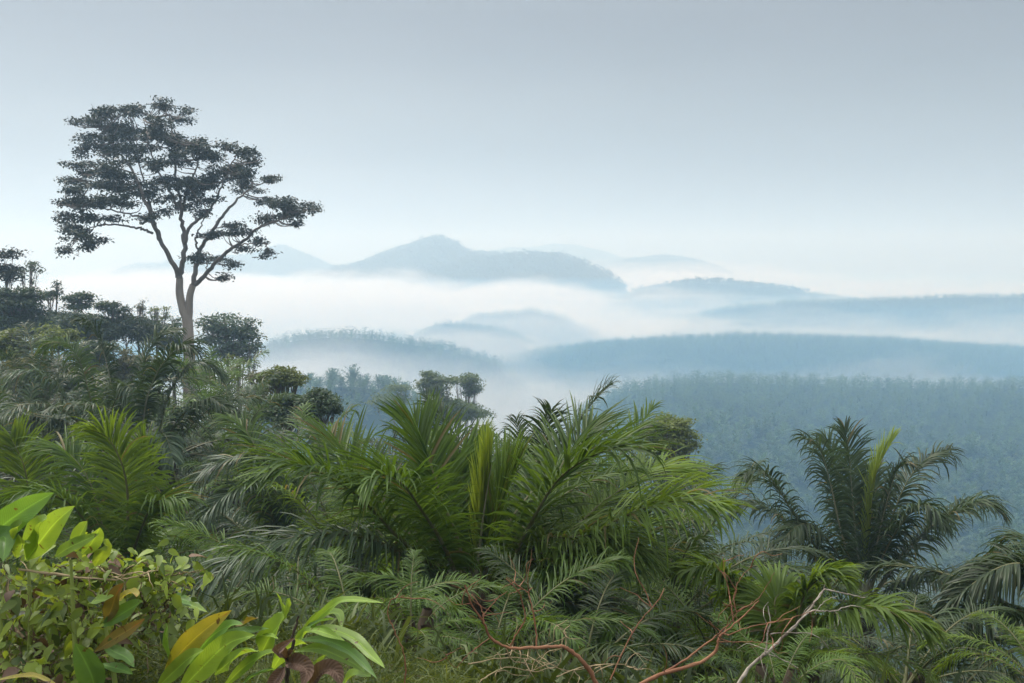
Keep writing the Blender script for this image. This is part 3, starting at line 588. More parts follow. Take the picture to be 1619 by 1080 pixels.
def tall_tree():
    rng = np.random.default_rng(77)
    bx, by, _ = tz(597, 1000); gz = float(terrain(bx, by))
    root = empty('tall_tree', (bx, by, gz), 'tall lone tree with a pale forked trunk and dark spreading layered crown', 'tree')
    off = np.array([bx, by, gz])
    tr = Geo()
    P = np.array([[bx, by, gz - .5]] + [tz(*p) for p in [(600, 1080), (597, 1000), (592, 935), (577, 900), (563, 840), (563, 780)]])
    Q = spline(P, 26) - off; V, F = tube(Q, np.interp(np.linspace(0, 1, 26), [0, .15, .55, .62, .7, 1], [.75, .55, .50, .50, .42, .34]), 14); tr.add(V, F)
    Q = spline([tz(594, 960), tz(600, 915), tz(603, 850), tz(616, 805)], 12) - off; V, F = tube(Q, np.linspace(.42, .32, 12), 12); tr.add(V, F)
    link('trunk', tr.mesh('trunk', M['pale_bark']), root)
    ends = []
    for pts, r0, r1, d0, d1 in TL:
        n = len(pts); Q = spline([tz(*p, d0 + (d1 - d0) * (i / (n - 1)) ** 1.3) for i, p in enumerate(pts)], n * 5)
        Q[1:-1] += rng.normal(0, .06, Q[1:-1].shape)
        lg = Geo(); V, F = tube(Q - off, np.linspace(r0 * .9, r1 * .8, len(Q)) * .58, 8); lg.add(V, F)
        ends.append(Q); link('limb', lg.mesh('limb', M['limb_bark']), root)
    for _ in range(26):
        q = PADS[rng.integers(0, len(PADS))]; PADS.append((q[0] + rng.normal(0, q[2] * .6), q[1] + rng.normal(0, q[3] * .9), q[2] * .45, q[3] * .5))
    allp = np.vstack(ends); cr = Geo(); tw = Geo()
    for (x, y, rx, ry) in PADS:
        s = 480 / 1206 / FPX * TD
        base = tz(x, y); dxz = (allp[:, 0] - base[0]) ** 2 + (allp[:, 2] - base[2]) ** 2
        j = np.argsort(dxz)[:6]; j = j[rng.integers(0, 6)]
        dep = (allp[j, 1] - TD) + rng.normal(0, 2.2)
        c = tz(x + rng.normal(0, 5), y + ry * .2 + rng.normal(0, 5), dep)
        for k in range(4 + int(rx / 18)):
            e = c + np.array([rng.uniform(-.7, .7) * rx * s, rng.uniform(-.7, .7) * rx * s, rng.uniform(-.3, .4) * ry * s])
            cand = np.sum((allp - e) ** 2, 1) + np.where(allp[:, 2] > e[2] + .3, 40, 0); q = allp[np.argmin(cand)]
            if np.linalg.norm(q - e) > 4.2: continue
            mid = (q + e) / 2 + np.array([rng.normal(0, .25), rng.normal(0, .25), -.12 * np.linalg.norm(e - q)])
            Q = spline([q, mid, e], 7); V, F = tube(Q - off, np.linspace(.06, .02, 7), 4); tw.add(V, F)
        r = np.array([rx * s, rx * s * .85, ry * s])
        for _ in range(int(3 + rx * ry / 800)):
            q = nrm(rng.normal(0, 1, 3)) * rng.random() ** .4 * r * .95; f = rng.uniform(.22, .40)
            pad_leaves(cr, c + q - off, np.array([r[0] * f + .35, r[1] * f + .35, r[2] * f * .75 + .2]), int(58 + rx * ry * .031), .31, rng, clump=11, shell=.5, loose=1.05)
    tag(link('twigs', tw.mesh('twigs', M['limb_bark']), root), kind='stuff')
    link('crown', cr.mesh('crown', M['tall_leaf'], False), root)
tall_tree()

def tree(px, py, rx, ry, D, label, mat='tree_leaf', leaf=.32, dens=1.0, npad=16, seed=0, name='broadleaf_tree', group=None, flat=.45, bark='bark', open_=1.0, cat='tree', lean=0, dome=False):
    """Broadleaf tree whose crown is centred on photograph pixel (px, py) with pixel radii rx, ry."""
    rng = np.random.default_rng(seed); s = D / FPX; c = at(px, py, D); gz = float(terrain(c[0], c[1]))
    root = empty(name, (c[0] - lean, c[1], gz), label, cat, group); off = np.array(root.location)
    Rx, Rz = rx * s, ry * s
    tr = Geo(); cr = Geo()
    top = c + np.array([0, 0, Rz * .2]); base = np.array([c[0] - lean, c[1], gz - .3])
    r0 = max(.05, min(.15, .016 * (top[2] - gz)))
    Q = spline([base, base * .45 + top * .55 + rng.normal(0, .25, 3) * [1, 1, 0], top], 14); Q[0] = base
    V, F = tube(Q - off, np.linspace(r0, r0 * .35, 14), 8); tr.add(V, F)
    q = nrm(rng.normal(0, 1, (npad, 3)))
    if dome: q[:, 2] = np.abs(q[:, 2]) - .15; rad_ = rng.uniform(.8, 1.0, npad)
    else: rad_ = rng.random(npad) ** .45
    pc = c + q * rad_[:, None] * np.array([Rx, Rx, Rz]) * .82
    pr = Rx * rng.uniform(.28, .5, npad) * (1.15 if dome else 1) * open_
    for p, r in zip(pc, pr):
        i = rng.integers(5, 12); mid = (Q[i] + p) / 2 + np.array([0, 0, -.1 * np.linalg.norm(p - Q[i])])
        V, F = tube(spline([Q[i], mid, p], 8) - off, np.linspace(r0 * .35, .02, 8), 5); tr.add(V, F)
        for _ in range(3):
            e = p + rng.normal(0, .45, 3) * r * np.array([1, 1, flat]); V, F = tube(spline([mid * .4 + p * .6, e], 4) - off, np.linspace(r0 * .14 + .01, .012, 4), 4); tr.add(V, F)
        n = int(dens * 60 * (r / leaf) ** 2 * .32) + 20; n = min(n, 900)
        pad_leaves(cr, p - off, np.array([r, r, r * flat]), n, leaf, rng, clump=8)
    link('trunk', tr.mesh('trunk', M[bark]), root); link('crown', cr.mesh('crown', M[mat], False), root)
    return root
G1 = 'trees along the left skyline'
tree(12, 425, 34, 38, 92, 'tallest dark skyline tree on the left edge', 'tall_leaf', .34, 1, 14, 51, group=G1, open_=.9)
tree(48, 432, 22, 30, 96, 'wispy open tree beside the tallest dark skyline tree', 'tree_leaf', .26, .5, 12, 52, group=G1, open_=.7)
tree(30, 480, 55, 30, 90, 'low dark bushy tree under the tallest skyline tree', 'tree_leaf', .32, 1.2, 16, 53, group=G1)
tree(91, 451, 7, 8, 100, 'slender sapling with a single tuft poking above the skyline', 'tree_leaf', .24, 1.2, 4, 54, group=G1)
tree(80, 468, 16, 15, 100, 'small tufted tree right beside the slender sapling', 'tree_leaf', .28, 1.2, 7, 55, group=G1)
tree(118, 478, 30, 18, 102, 'flat topped tree between the sapling and the bushy tree', 'tree_leaf', .30, 1.0, 12, 56, group=G1, flat=.35)
tree(135, 510, 45, 26, 98, 'dark round bush below the flat topped tree', 'tree_leaf', .32, 1.2, 15, 57, group=G1)
tree(178, 482, 24, 22, 100, 'bushy topped tree with bare twigs left of the pale sparse trees', 'tree_leaf', .28, 1.0, 13, 58, group=G1)
tree(200, 515, 36, 24, 102, 'dark spreading tree under the pale sparse trees', 'tree_leaf', .30, 1.1, 14, 59, group=G1)
tree(222, 488, 12, 20, 104, 'thin pale tree with very few leaves', 'tree_tan', .20, .35, 9, 60, group=G1, open_=.6)
tree(250, 497, 24, 20, 104, 'pale sparse tree with fine twigs left of the tall trunk', 'tree_lime', .20, .45, 13, 61, group=G1, open_=.6, flat=.3)
tree(276, 512, 14, 18, 112, 'small tree peeping out behind the tall pale trunk', 'tree_leaf', .30, 1.0, 8, 62, group=G1)
tree(356, 534, 60, 50, 118, 'round open crowned tree just right of the tall pale trunk', 'tree_leaf', .44, .6, 60, 63, group=G1, open_=.55, flat=.32)
tree(395, 560, 24, 26, 116, 'small tree at the right foot of the round open crowned tree', 'tree_leaf', .36, .7, 14, 64, group=G1, open_=.6)
for q, (px, py, rx, ry, D, lab) in enumerate([(25, 512, 62, 26, 90, 'dense blue green thicket under the tallest skyline tree'), (105, 515, 50, 24, 98, 'dense thicket below the slender sapling'), (165, 522, 44, 22, 99, 'thicket below the bushy topped tree'), (228, 524, 42, 20, 100, 'thicket under the pale sparse trees'), (272, 540, 26, 18, 104, 'low thicket at the foot of the tall pale trunk')]):
    tree(px, py, rx, ry, D, lab, 'tree_leaf', .30, 1.3, 20, 660 + q, 'thicket', 'thickets along the left skyline', cat='bush', flat=.7)
G2 = 'bushes on the left slope'
tree(18, 545, 46, 42, 62, 'big lime green bush on the left edge', 'tree_lime', .26, 1.1, 22, 71, 'leafy_bush', G2, cat='bush')
tree(85, 535, 34, 28, 70, 'yellow green bush right of the big lime one', 'tree_lime', .24, 1.1, 16, 72, 'leafy_bush', G2, cat='bush')
tree(55, 580, 50, 26, 58, 'olive bush in front of the two lime bushes', 'tree_tan', .22, .9, 18, 73, 'leafy_bush', G2, cat='bush')
tree(375, 575, 14, 20, 62, 'narrow yellow tipped bush below the round open crowned tree', 'tree_lime', .18, .8, 9, 74, 'leafy_bush', G2, cat='bush')
tree(405, 612, 30, 30, 56, 'olive green bush left of the vine domes', 'tree_tan', .20, .9, 14, 75, 'leafy_bush', G2, cat='bush')
tree(447, 602, 30, 28, 52, 'taller shrub smothered in vines at the edge of the slope', 'tree_lime', .16, 1.3, 26, 76, 'vine_covered_shrub', G2, cat='shrub', dome=True, flat=.6)
tree(505, 650, 30, 42, 46, 'rounded dark green shrub covered in vines beside the mist', 'tree_leaf', .15, 1.7, 34, 77, 'vine_covered_shrub', G2, cat='shrub', dome=True, flat=.7)
tree(455, 655, 40, 40, 50, 'dark shrub under the two vine covered ones', 'tree_leaf', .18, 1.3, 26, 78, 'leafy_bush', G2, cat='bush', dome=True)
for q, (px, py, rx, ry, D, mt, lab) in enumerate([(150, 560, 40, 30, 76, 'tree_leaf', 'dark leafy bush between the yellow green bush and the bent tall frond'), (205, 575, 36, 26, 78, 'tree_tan', 'olive bush left of the foot of the tall trunk'), (255, 585, 40, 28, 80, 'tree_leaf', 'dark bush right in front of the foot of the tall trunk'), (310, 590, 36, 24, 84, 'tree_tan', 'olive bush right of the foot of the tall trunk'), (120, 600, 40, 26, 64, 'tree_lime', 'yellow tipped bush among the dark palms of the left slope')]):
    tree(px, py, rx, ry, D, lab, mt, .24, 1.1, 20, 700 + q, 'leafy_bush', G2, cat='bush', flat=.6)
G3 = 'trees down the slope in the haze'
tree(622, 632, 38, 30, 190, 'faint pale green tree half lost in the mist', 'hazy_leaf', .5, .8, 16, 81, group=G3)
tree(690, 610, 34, 27, 150, 'hazy tree with clumped crown above the palms', 'hazy_leaf', .42, 1.0, 24, 82, group=G3, open_=.75, flat=.5)
tree(738, 606, 30, 20, 155, 'hazy flat layered tree at the middle above the palms', 'hazy_leaf', .42, .9, 24, 83, group=G3, open_=.75, flat=.4)
tree(715, 645, 60, 26, 150, 'wide hazy tree just behind the palm tips', 'hazy_leaf', .42, .9, 18, 84, group=G3)
tree(1056, 690, 50, 50, 60, 'olive crowned tree above the palms against the blue valley', 'tree_lime', .22, 1.0, 54, 85, group=G3, open_=.65, flat=.4)
tree(1062, 745, 44, 34, 62, 'leafy lower tree under the olive crowned one', 'hazy_leaf', .24, .8, 18, 86, group=G3, flat=.35)

# ------------------------------------------------------------------ the oil palm plantation across the valley
def small_palm(nf, pairs, K, seed, L=5.4, lw=.3, ll=1.1):
    rng = np.random.default_rng(seed); g = Geo()
    for i in range(nf):
        f = (i + .5) / nf; th, bd = AGES[int(min(5, f * 5.6))]
        P = frond_curve(L * rng.uniform(.85, 1.1), R(th), R(bd) * rng.uniform(.75, .95), 0, 9)
        lf, _ = frond_geo(P, pairs, ll, lw, seed * 50 + i, K, 0, droop=.7, plum=16, rib=False, base_var=.75 - .5 * f + rng.uniform(-.12, .12))  # upper fronds lighter, lower ones darker: lit crown tops painted into the leaf tone
        a = i * 2.39996; c, s = math.cos(a), math.sin(a); Rm = np.array([[c, -s, 0], [s, c, 0], [0, 0, 1]])
        g.add(np.concatenate(lf.v) @ Rm.T + [0, 0, 1.3 - .8 * f], np.concatenate(lf.f), np.concatenate(lf.a))
    V, F = tube([[0, 0, -1.0], [0, 0, .4], [0, 0, 1.4]], [.3, .3, .2], 5); g.add(V, F, .1)
    return g
rng = np.random.default_rng(5)
def scatter(r0, r1, a0, a1, step, jit):
    xs = np.arange(r1 * math.sin(a0), r1 * math.sin(a1), step); ys = np.arange(r0 * math.cos(max(abs(a0), abs(a1))), r1, step * .866)
    X, Y = np.meshgrid(xs, ys); X = X + (np.arange(len(ys)) % 2)[:, None] * step / 2
    X = X + rng.normal(0, jit, X.shape); Y = Y + rng.normal(0, jit, Y.shape)
    r = np.hypot(X, Y); a = np.arctan2(X, Y); k = (r > r0) & (r < r1) & (a > a0) & (a < a1)
    return X[k], Y[k]
X, Y = scatter(150, 1020, -.56, .56, 6.9, 1.1)
Z = terrain(X, Y)
D_ = Y; c_, s_ = math.cos(PITCH), math.sin(PITCH)
dep = Y * c_ - (Z + 5) * s_; PX = 809.5 + FPX * X / dep; PY = 540 - FPX * (Y * s_ + (Z + 5) * c_) / dep
sil = np.interp(PX, [0, 400, 440, 540, 560, 700, 800, 1000, 1100, 1140, 1170, 1290, 1420, 1480, 1500, 1520, 1600, 1619], [500, 560, 600, 690, 690, 660, 650, 650, 690, 780, 800, 780, 780, 820, 900, 930, 890, 880])
seen = (PX > 440) & (PX < 1635) & (PY < sil + 10)
r_ = np.hypot(X, Y); order = np.argsort(np.where(seen, r_, 1e9))
ind = order[:300]; rest = np.setdiff1d(np.arange(len(X)), ind)
far_meshes = [small_palm(24, 14, 2, 300 + i, lw=.26).mesh('plantation_palm', M['palm_far']) for i in range(4)]
for q, i in enumerate(ind):
    o = link('plantation_palm', far_meshes[q % 4], None, (X[i], Y[i], Z[i])); s = rng.uniform(.68, 1.02)
    o.rotation_euler = (0, 0, rng.uniform(0, 6.28)); o.scale = (s, s, s * rng.uniform(.85, 1.2))
    tag(o, 'bluish feathery oil palm in the hazy plantation across the valley', 'palm tree', 'plantation palms on the valley slope facing the camera')
def replicate(protos, X, Y, Z, smin, smax):
    g = Geo()
    pick = rng.integers(0, len(protos), len(X))
    for k, p in enumerate(protos):
        V = np.concatenate(p.v); F = np.concatenate(p.f); A = np.concatenate(p.a); j = np.where(pick == k)[0]
        if not len(j): continue
        th = rng.uniform(0, 6.28, len(j)); s = rng.uniform(smin, smax, len(j)); sz = s * rng.uniform(.8, 1.2, len(j))
        c, sn = np.cos(th), np.sin(th)
        W = np.stack([(V[None, :, 0] * c[:, None] - V[None, :, 1] * sn[:, None]) * s[:, None] + X[j, None], (V[None, :, 0] * sn[:, None] + V[None, :, 1] * c[:, None]) * s[:, None] + Y[j, None], V[None, :, 2] * sz[:, None] + Z[j, None]], -1)
        g.add(W, (F[None] + (np.arange(len(j)) * len(V))[:, None, None]).reshape(-1, F.shape[1]), (A[None] + rng.normal(0, .12, len(j))[:, None]).ravel())
    return g
lo = [small_palm(19, 8, 1, 320 + i, lw=.42) for i in range(4)]; vlo = [small_palm(13, 5, 1, 340 + i, lw=.75, ll=1.3) for i in range(3)]
nr_ = rest[(r_[rest] < 620)]; fr_ = rest[(r_[rest] >= 620)]
tag(link('plantation_forest', replicate(lo, X[nr_], Y[nr_], Z[nr_], .68, 1.02).mesh('plantation_forest', M['palm_far'], False)), 'mass of hazy oil palms filling the nearer valley', 'palm plantation', kind='stuff')
X2, Y2 = scatter(1020, 1750, -.56, .56, 10, 2); Z2 = terrain(X2, Y2)
k = Z2 > -74
X3 = np.concatenate([X[fr_], X2[k]]); Y3 = np.concatenate([Y[fr_], Y2[k]]); Z3 = np.concatenate([Z[fr_], Z2[k]])
tag(link('distant_plantation_forest', replicate(vlo, X3, Y3, Z3, .75, 1.15).mesh('distant_plantation_forest', M['palm_far'], False)), 'faint palm covered ridges far across the valley', 'palm plantation', kind='stuff')
# forest on the far hills
def blob_tree(seed):
    r2 = np.random.default_rng(seed); g = Geo(); n = 26
    pad_leaves(g, np.array([0, 0, 5.0]), np.array([4.0, 4.0, 4.5]), n, 3.6, r2, clump=3, shell=.3); return g
X4, Y4 = scatter(1600, 3100, -.5, .5, 15, 4); Z4 = terrain(X4, Y4); k = Z4 > -40
tag(link('hill_forest', replicate([blob_tree(i) for i in range(3)], X4[k], Y4[k], Z4[k], .7, 1.3).mesh('hill_forest', M['hill_leaf'], False)), 'dim forest covering the far hills', 'forest', kind='stuff')

# ------------------------------------------------------------------ undergrowth and grass on the near hill
def clumps(r0, r1, n, blades_per, Lr, Wr, seed, flat=.5, droop=1.2, arc=(-.62, .62)):
    r2 = np.random.default_rng(seed); g = Geo()
    r = r0 + (r1 - r0) * r2.random(n) ** 1.3; a = r2.uniform(*arc, n)
    x = r * np.sin(a); y = r * np.cos(a); z = terrain(x, y)
    i = np.repeat(np.arange(n), blades_per); m = len(i); sc_ = (.5 + r[i] / 22)
    sc_ = np.clip(sc_, .6, 2.0)
    P = np.stack([x[i], y[i], z[i] - .02], 1) + r2.normal(0, .12, (m, 3)) * [1, 1, 0] * sc_[:, None]
    D = r2.normal(0, flat, (m, 3)); D[:, 2] = np.abs(D[:, 2]) * .3 + .8
    NR = r2.normal(0, 1, (m, 3)); NR[:, 2] += .6
    V, F, per = blades(P, D, r2.uniform(*Lr, m) * sc_, r2.uniform(*Wr, m) * sc_, nrm(NR), droop * r2.uniform(.3, 1.5, m), 3, [.5, 1, .75, .05])
    g.add(V, F, np.repeat(np.clip(r2.normal(.4, .2, n)[i] + r2.normal(0, .1, m), 0, 1), per)); return g
tag(link('undergrowth', clumps(6.2, 140, 10000, 11, (.25, .7), (.016, .05), 91).mesh('undergrowth', M['under'])), 'tangled low green undergrowth covering the slope between the palms', 'undergrowth', kind='stuff')
tag(link('grass', clumps(3.2, 13, 5000, 9, (.12, .34), (.006, .013), 92, .6, 1.6, (-.62, -.05)).mesh('grass', M['grass'])), 'fine light green grass on the near ground', 'grass', kind='stuff')

# ------------------------------------------------------------------ ginger plants, vines and dead branches in front
def px_leaf(root, pts, D0, D1, wpx, mat, seed, label=None, tilt=0, fold=.35, K=14, face=.75):
    """One long ginger leaf along photograph pixels pts (base to tip), wpx pixels broad at its widest."""
    r2 = np.random.default_rng(seed)
    n = len(pts); C = spline(np.array([at(p[0], p[1], D0 + (D1 - D0) * i / (n - 1)) for i, p in enumerate(pts)]), K + 1)
    T = nrm(np.gradient(C, axis=0)); view = nrm(-C)
    up = np.array([0, 0, 1.0]); Nr = nrm(view * face + up * (1 - face) + np.array([tilt, 0, 0]))
    S = nrm(np.cross(T, Nr)); Mm = nrm(np.cross(S, T)); s = np.linspace(0, 1, K + 1)
    W = wpx * (D0 + D1) / 2 / FPX * .5 * np.interp(s, [0, .08, .25, .5, .75, .9, 1], [.12, .35, .85, 1, .78, .42, .02])
    cols = np.array([-1, -.66, -.33, 0, .33, .66, 1]); V = []
    ph = r2.uniform(0, 6, 4)
    for j, q in enumerate(cols):
        ripple = np.sin(s * 13 + ph[0] + (2 if q > 0 else 0)) * .10 + np.sin(s * 23 + ph[1] + q) * .06
        V.append(C + S * (W * q)[:, None] + Mm * (W * (fold * abs(q) ** 1.2 + ripple * abs(q) ** 2 * 1.2))[:, None])
    V = np.stack(V, 1); nc = len(cols)
    i = np.arange(K)[:, None] * nc; j = np.arange(nc - 1)[None]
    F = np.stack([i + j, i + j + 1, i + nc + j + 1, i + nc + j], -1).reshape(-1, 4)
    g = Geo(); var = np.clip(.45 + .28 * s[:, None] ** 3 * 1.2 + .10 * np.abs(cols)[None] + r2.normal(0, .05, (K + 1, nc)), 0, 1); var[:, 3] += .25
    g.add(V.reshape(-1, 3) - np.array(root.location), F, var.ravel())
    me = g.mesh('leaf', M[mat]); at3 = me.attributes.new('blade', 'FLOAT_VECTOR', 'POINT')
    at3.data.foreach_set('vector', np.stack([np.broadcast_to(s[:, None], (K + 1, nc)), np.broadcast_to(np.abs(cols)[None], (K + 1, nc)), np.zeros((K + 1, nc))], -1).astype(np.float32).ravel())
    o = link('leaf', me, root)
    if label: o['label'] = label
    return o
def px_stem(root, pts, D0, D1, r0, r1, mat, name='stem', seed=0, jit=0.0, sides=7):
    r2 = np.random.default_rng(seed); n = len(pts)
    P = spline(np.array([at(p[0], p[1], D0 + (D1 - D0) * i / (n - 1)) for i, p in enumerate(pts)]), n * 5) - np.array(root.location)
    if jit: P[1:-1] += r2.normal(0, jit, P[1:-1].shape)
    g = Geo(); V, F = tube(P, np.linspace(r0, r1, len(P)) * (1 + .12 * r2.normal(0, 1, len(P)) * (1 if jit else 0)), sides); g.add(V, F)
    return link(name, g.mesh(name, M[mat]), root)
def plant_root(name, px, py, D, label, cat, group=None):
    c = at(px, py, D); return empty(name, (c[0], c[1], float(terrain(c[0], c[1]))), label, cat, group)
def to_ground(root, px, py, D, mat='ginger_stem', r=.012, ox=0.0):
    """A stalk from the hillside up to pixel (px, py)."""
    c = at(px, py, D); b = np.array([root.location[0] + ox, root.location[1], root.location[2] - .05])
    P = spline([b, (b + c) / 2 + [ox * .3, 0, .05], c], 12) - np.array(root.location)
    g = Geo(); V, F = tube(P, np.linspace(r * 1.2, r * .6, 12), 7); g.add(V, F); link('stem', g.mesh('stem', M[mat]), root)
GG = 'ginger plants in the foreground'
a = plant_root('ginger_plant', 20, 1000, 4.6, 'ginger plant at the left edge with its big upper leaf sweeping right', 'ginger plant', GG)
to_ground(a, -20, 880, 4.6); to_ground(a, 45, 890, 4.6, ox=.05)
for i, q in enumerate([([(-40, 870), (-5, 838), (40, 805), (85, 779)], 46, 'ginger_deep', .4), ([(42, 885), (62, 858), (88, 826), (118, 800)], 40, 'ginger', .2), ([(44, 884), (52, 850), (64, 828), (74, 820)], 32, 'ginger', 0), ([(10, 884), (16, 862), (28, 838), (24, 834)], 34, 'ginger', -.2), ([(-30, 890), (-10, 860), (8, 850), (5, 888)], 40, 'ginger_deep', 0), ([(30, 880), (34, 862), (30, 846)], 26, 'ginger', 0)]):
    px_leaf(a, q[0], 4.6, 4.3, q[1], q[2], 200 + i, tilt=q[3])
a = plant_root('ginger_plant', 120, 1010, 4.4, 'ginger plant with folded pale leaves rising out of the vine thicket', 'ginger plant', GG)
to_ground(a, 112, 885, 4.4)
for i, q in enumerate([([(88, 880), (105, 868), (130, 856), (157, 844)], 22, 'ginger', .3), ([(120, 872), (124, 852), (132, 836), (138, 824)], 26, 'ginger', 0), ([(130, 876), (144, 860), (152, 845), (158, 834)], 28, 'ginger', .2), ([(150, 895), (158, 880), (166, 862), (164, 860)], 24, 'vine_leaf', .2)]):
    px_leaf(a, q[0], 4.4, 4.25, q[1], q[2], 220 + i, tilt=q[3])
a = plant_root('ginger_plant', 190, 1040, 4.35, 'ginger plant with two brown tipped leaves under the vine thicket', 'ginger plant', GG)
to_ground(a, 165, 980, 4.35)
for i, q in enumerate([([(165, 985), (175, 965), (184, 940), (196, 922)], 26, 'ginger_brown', 0, 'leaf turning orange brown'), ([(150, 1030), (180, 1010), (205, 995), (229, 978)], 22, 'ginger_brown', .3, 'leaf with a rusty brown tip'), ([(160, 990), (185, 975), (210, 960), (225, 950)], 26, 'ginger_deep', .2, None), ([(140, 955), (150, 950), (168, 948), (180, 942)], 18, 'ginger', .2, None), ([(185, 950), (200, 940), (212, 938), (216, 944)], 18, 'ginger_yellow', .2, None), ([(165, 1020), (180, 1030), (200, 1040), (212, 1055)], 22, 'ginger_deep', .1, None), ([(160, 1050), (178, 1055), (195, 1060), (210, 1066)], 18, 'ginger_deep', .1, None)]):
    px_leaf(a, q[0], 4.35, 4.15, q[1], q[2], 240 + i, q[4], tilt=q[3])
a = plant_root('ginger_plant', 140, 1085, 4.2, 'single broad upright green ginger leaf at the bottom left', 'ginger plant', GG)
to_ground(a, 155, 1085, 4.2)
px_leaf(a, [(150, 1095), (146, 1072), (134, 1045), (119, 1017)], 4.2, 4.1, 44, 'ginger_deep', 260, tilt=-.1)
px_leaf(a, [(-20, 1078), (30, 1070), (60, 1070), (100, 1090)], 4.2, 4.0, 12, 'ginger_yellow', 261, face=.4)
a = plant_root('ginger_plant', 270, 1090, 4.6, 'ginger plant with one large yellow leaf pointing up to the right', 'ginger plant', GG)
to_ground(a, 262, 1060, 4.6); to_ground(a, 255, 1085, 4.6)
for i, q in enumerate([([(262, 1060), (292, 1025), (325, 995), (366, 965)], 36, 'ginger_yellow', .2, 'large yellowing leaf with a dark tip'), ([(246, 1090), (275, 1062), (300, 1040), (322, 1028)], 28, 'ginger', .2, None), ([(270, 1045), (266, 1020), (266, 1000), (264, 985)], 22, 'ginger_deep', -.2, None), ([(282, 1095), (320, 1055), (360, 1018), (403, 1004)], 40, 'ginger', .3, None), ([(300, 1050), (330, 1010), (362, 990), (384, 987)], 22, 'ginger_deep', .3, None), ([(340, 1010), (370, 1000), (400, 997), (425, 994)], 16, 'ginger_deep', .3, None), ([(372, 990), (390, 985), (400, 978), (406, 978)], 16, 'ginger_brown', .2, None)]):
    px_leaf(a, q[0], 4.6, 4.3, q[1], q[2], 270 + i, q[4], tilt=q[3])
a = plant_root('ginger_plant', 460, 1110, 4.5, 'lush ginger plant fanning long bright leaves to the right', 'ginger plant', GG)
to_ground(a, 445, 1030, 4.5); to_ground(a, 468, 1010, 4.5, ox=.08); to_ground(a, 430, 1050, 4.5, ox=-.06)
for i, q in enumerate([([(412, 1035), (425, 1010), (440, 990), (450, 975)], 42, 'ginger', .1), ([(444, 985), (446, 965), (442, 950), (437, 937)], 16, 'ginger', 0), ([(446, 985), (450, 968), (454, 955), (458, 946)], 14, 'ginger', .2),
    ([(465, 1015), (500, 980), (530, 955), (555, 948), (606, 953)], 16, 'ginger', .2), ([(470, 1005), (500, 978), (520, 970), (536, 972), (540, 995)], 20, 'ginger', .2), ([(460, 1020), (485, 1000), (505, 998), (545, 1013)], 22, 'ginger', .2),
    ([(475, 1000), (520, 995), (560, 1010), (590, 1040), (608, 1056)], 20, 'ginger', .2), ([(470, 1012), (510, 1012), (545, 1025), (570, 1045), (596, 1073)], 20, 'ginger_deep', .2), ([(466, 1030), (500, 1025), (530, 1035), (560, 1050), (577, 1064)], 22, 'ginger', .2),
    ([(340, 1067), (365, 1045), (390, 1032), (408, 1030)], 26, 'ginger', .3), ([(350, 1090), (385, 1055), (420, 1035), (450, 1030)], 20, 'ginger', .3), ([(430, 1060), (450, 1030), (470, 1020), (480, 1015)], 30, 'ginger', .2),
    ([(490, 1075), (500, 1058), (510, 1045), (512, 1036)], 24, 'ginger', 0), ([(540, 1085), (555, 1070), (570, 1066), (586, 1070)], 28, 'ginger', .1), ([(380, 1085), (400, 1070), (420, 1062), (436, 1058)], 18, 'ginger_deep', .2), ([(470, 1000), (500, 985), (520, 980), (528, 978)], 12, 'ginger_deep', .2), ([(395, 1010), (420, 1005), (440, 1010)], 14, 'ginger', .2)]):
    px_leaf(a, q[0], 4.5, 4.15 - .05 * (i % 4), q[1], q[2], 300 + i, tilt=q[3])
a = plant_root('ginger_plant', 255, 1010, 5.6, 'ginger sprig with two slim leaves right of the vine thicket', 'ginger plant', GG)
to_ground(a, 262, 952, 5.6)
px_leaf(a, [(252, 952), (275, 945), (300, 952), (327, 967)], 5.6, 5.4, 15, 'ginger_deep', 331, tilt=.1); px_leaf(a, [(270, 958), (290, 955), (310, 960), (328, 968)], 5.6, 5.3, 12, 'ginger', 332, tilt=.1)

# withered curled leaves on a dead stalk
a = plant_root('withered_plant', 460, 1100, 3.9, 'withered brown plant with curled dead leaves at the bottom', 'dead plant')
px_stem(a, [(452, 1110), (455, 1060), (462, 1010), (472, 975)], 3.9, 3.9, .012, .004, 'palm_trunk', seed=1, jit=.004)
for i, q in enumerate([([(455, 1045), (448, 1035), (440, 1028), (468, 1008)], 20), ([(452, 1050), (470, 1050), (485, 1062), (478, 1085)], 34), ([(450, 1055), (440, 1070), (430, 1085), (424, 1095)], 26), ([(490, 1085), (510, 1062), (530, 1062), (540, 1085)], 34), ([(452, 1040), (460, 1035), (464, 1028)], 14)]):
    px_leaf(a, q[0], 3.9, 3.8, q[1] * .85, 'withered', 350 + i, fold=.9)

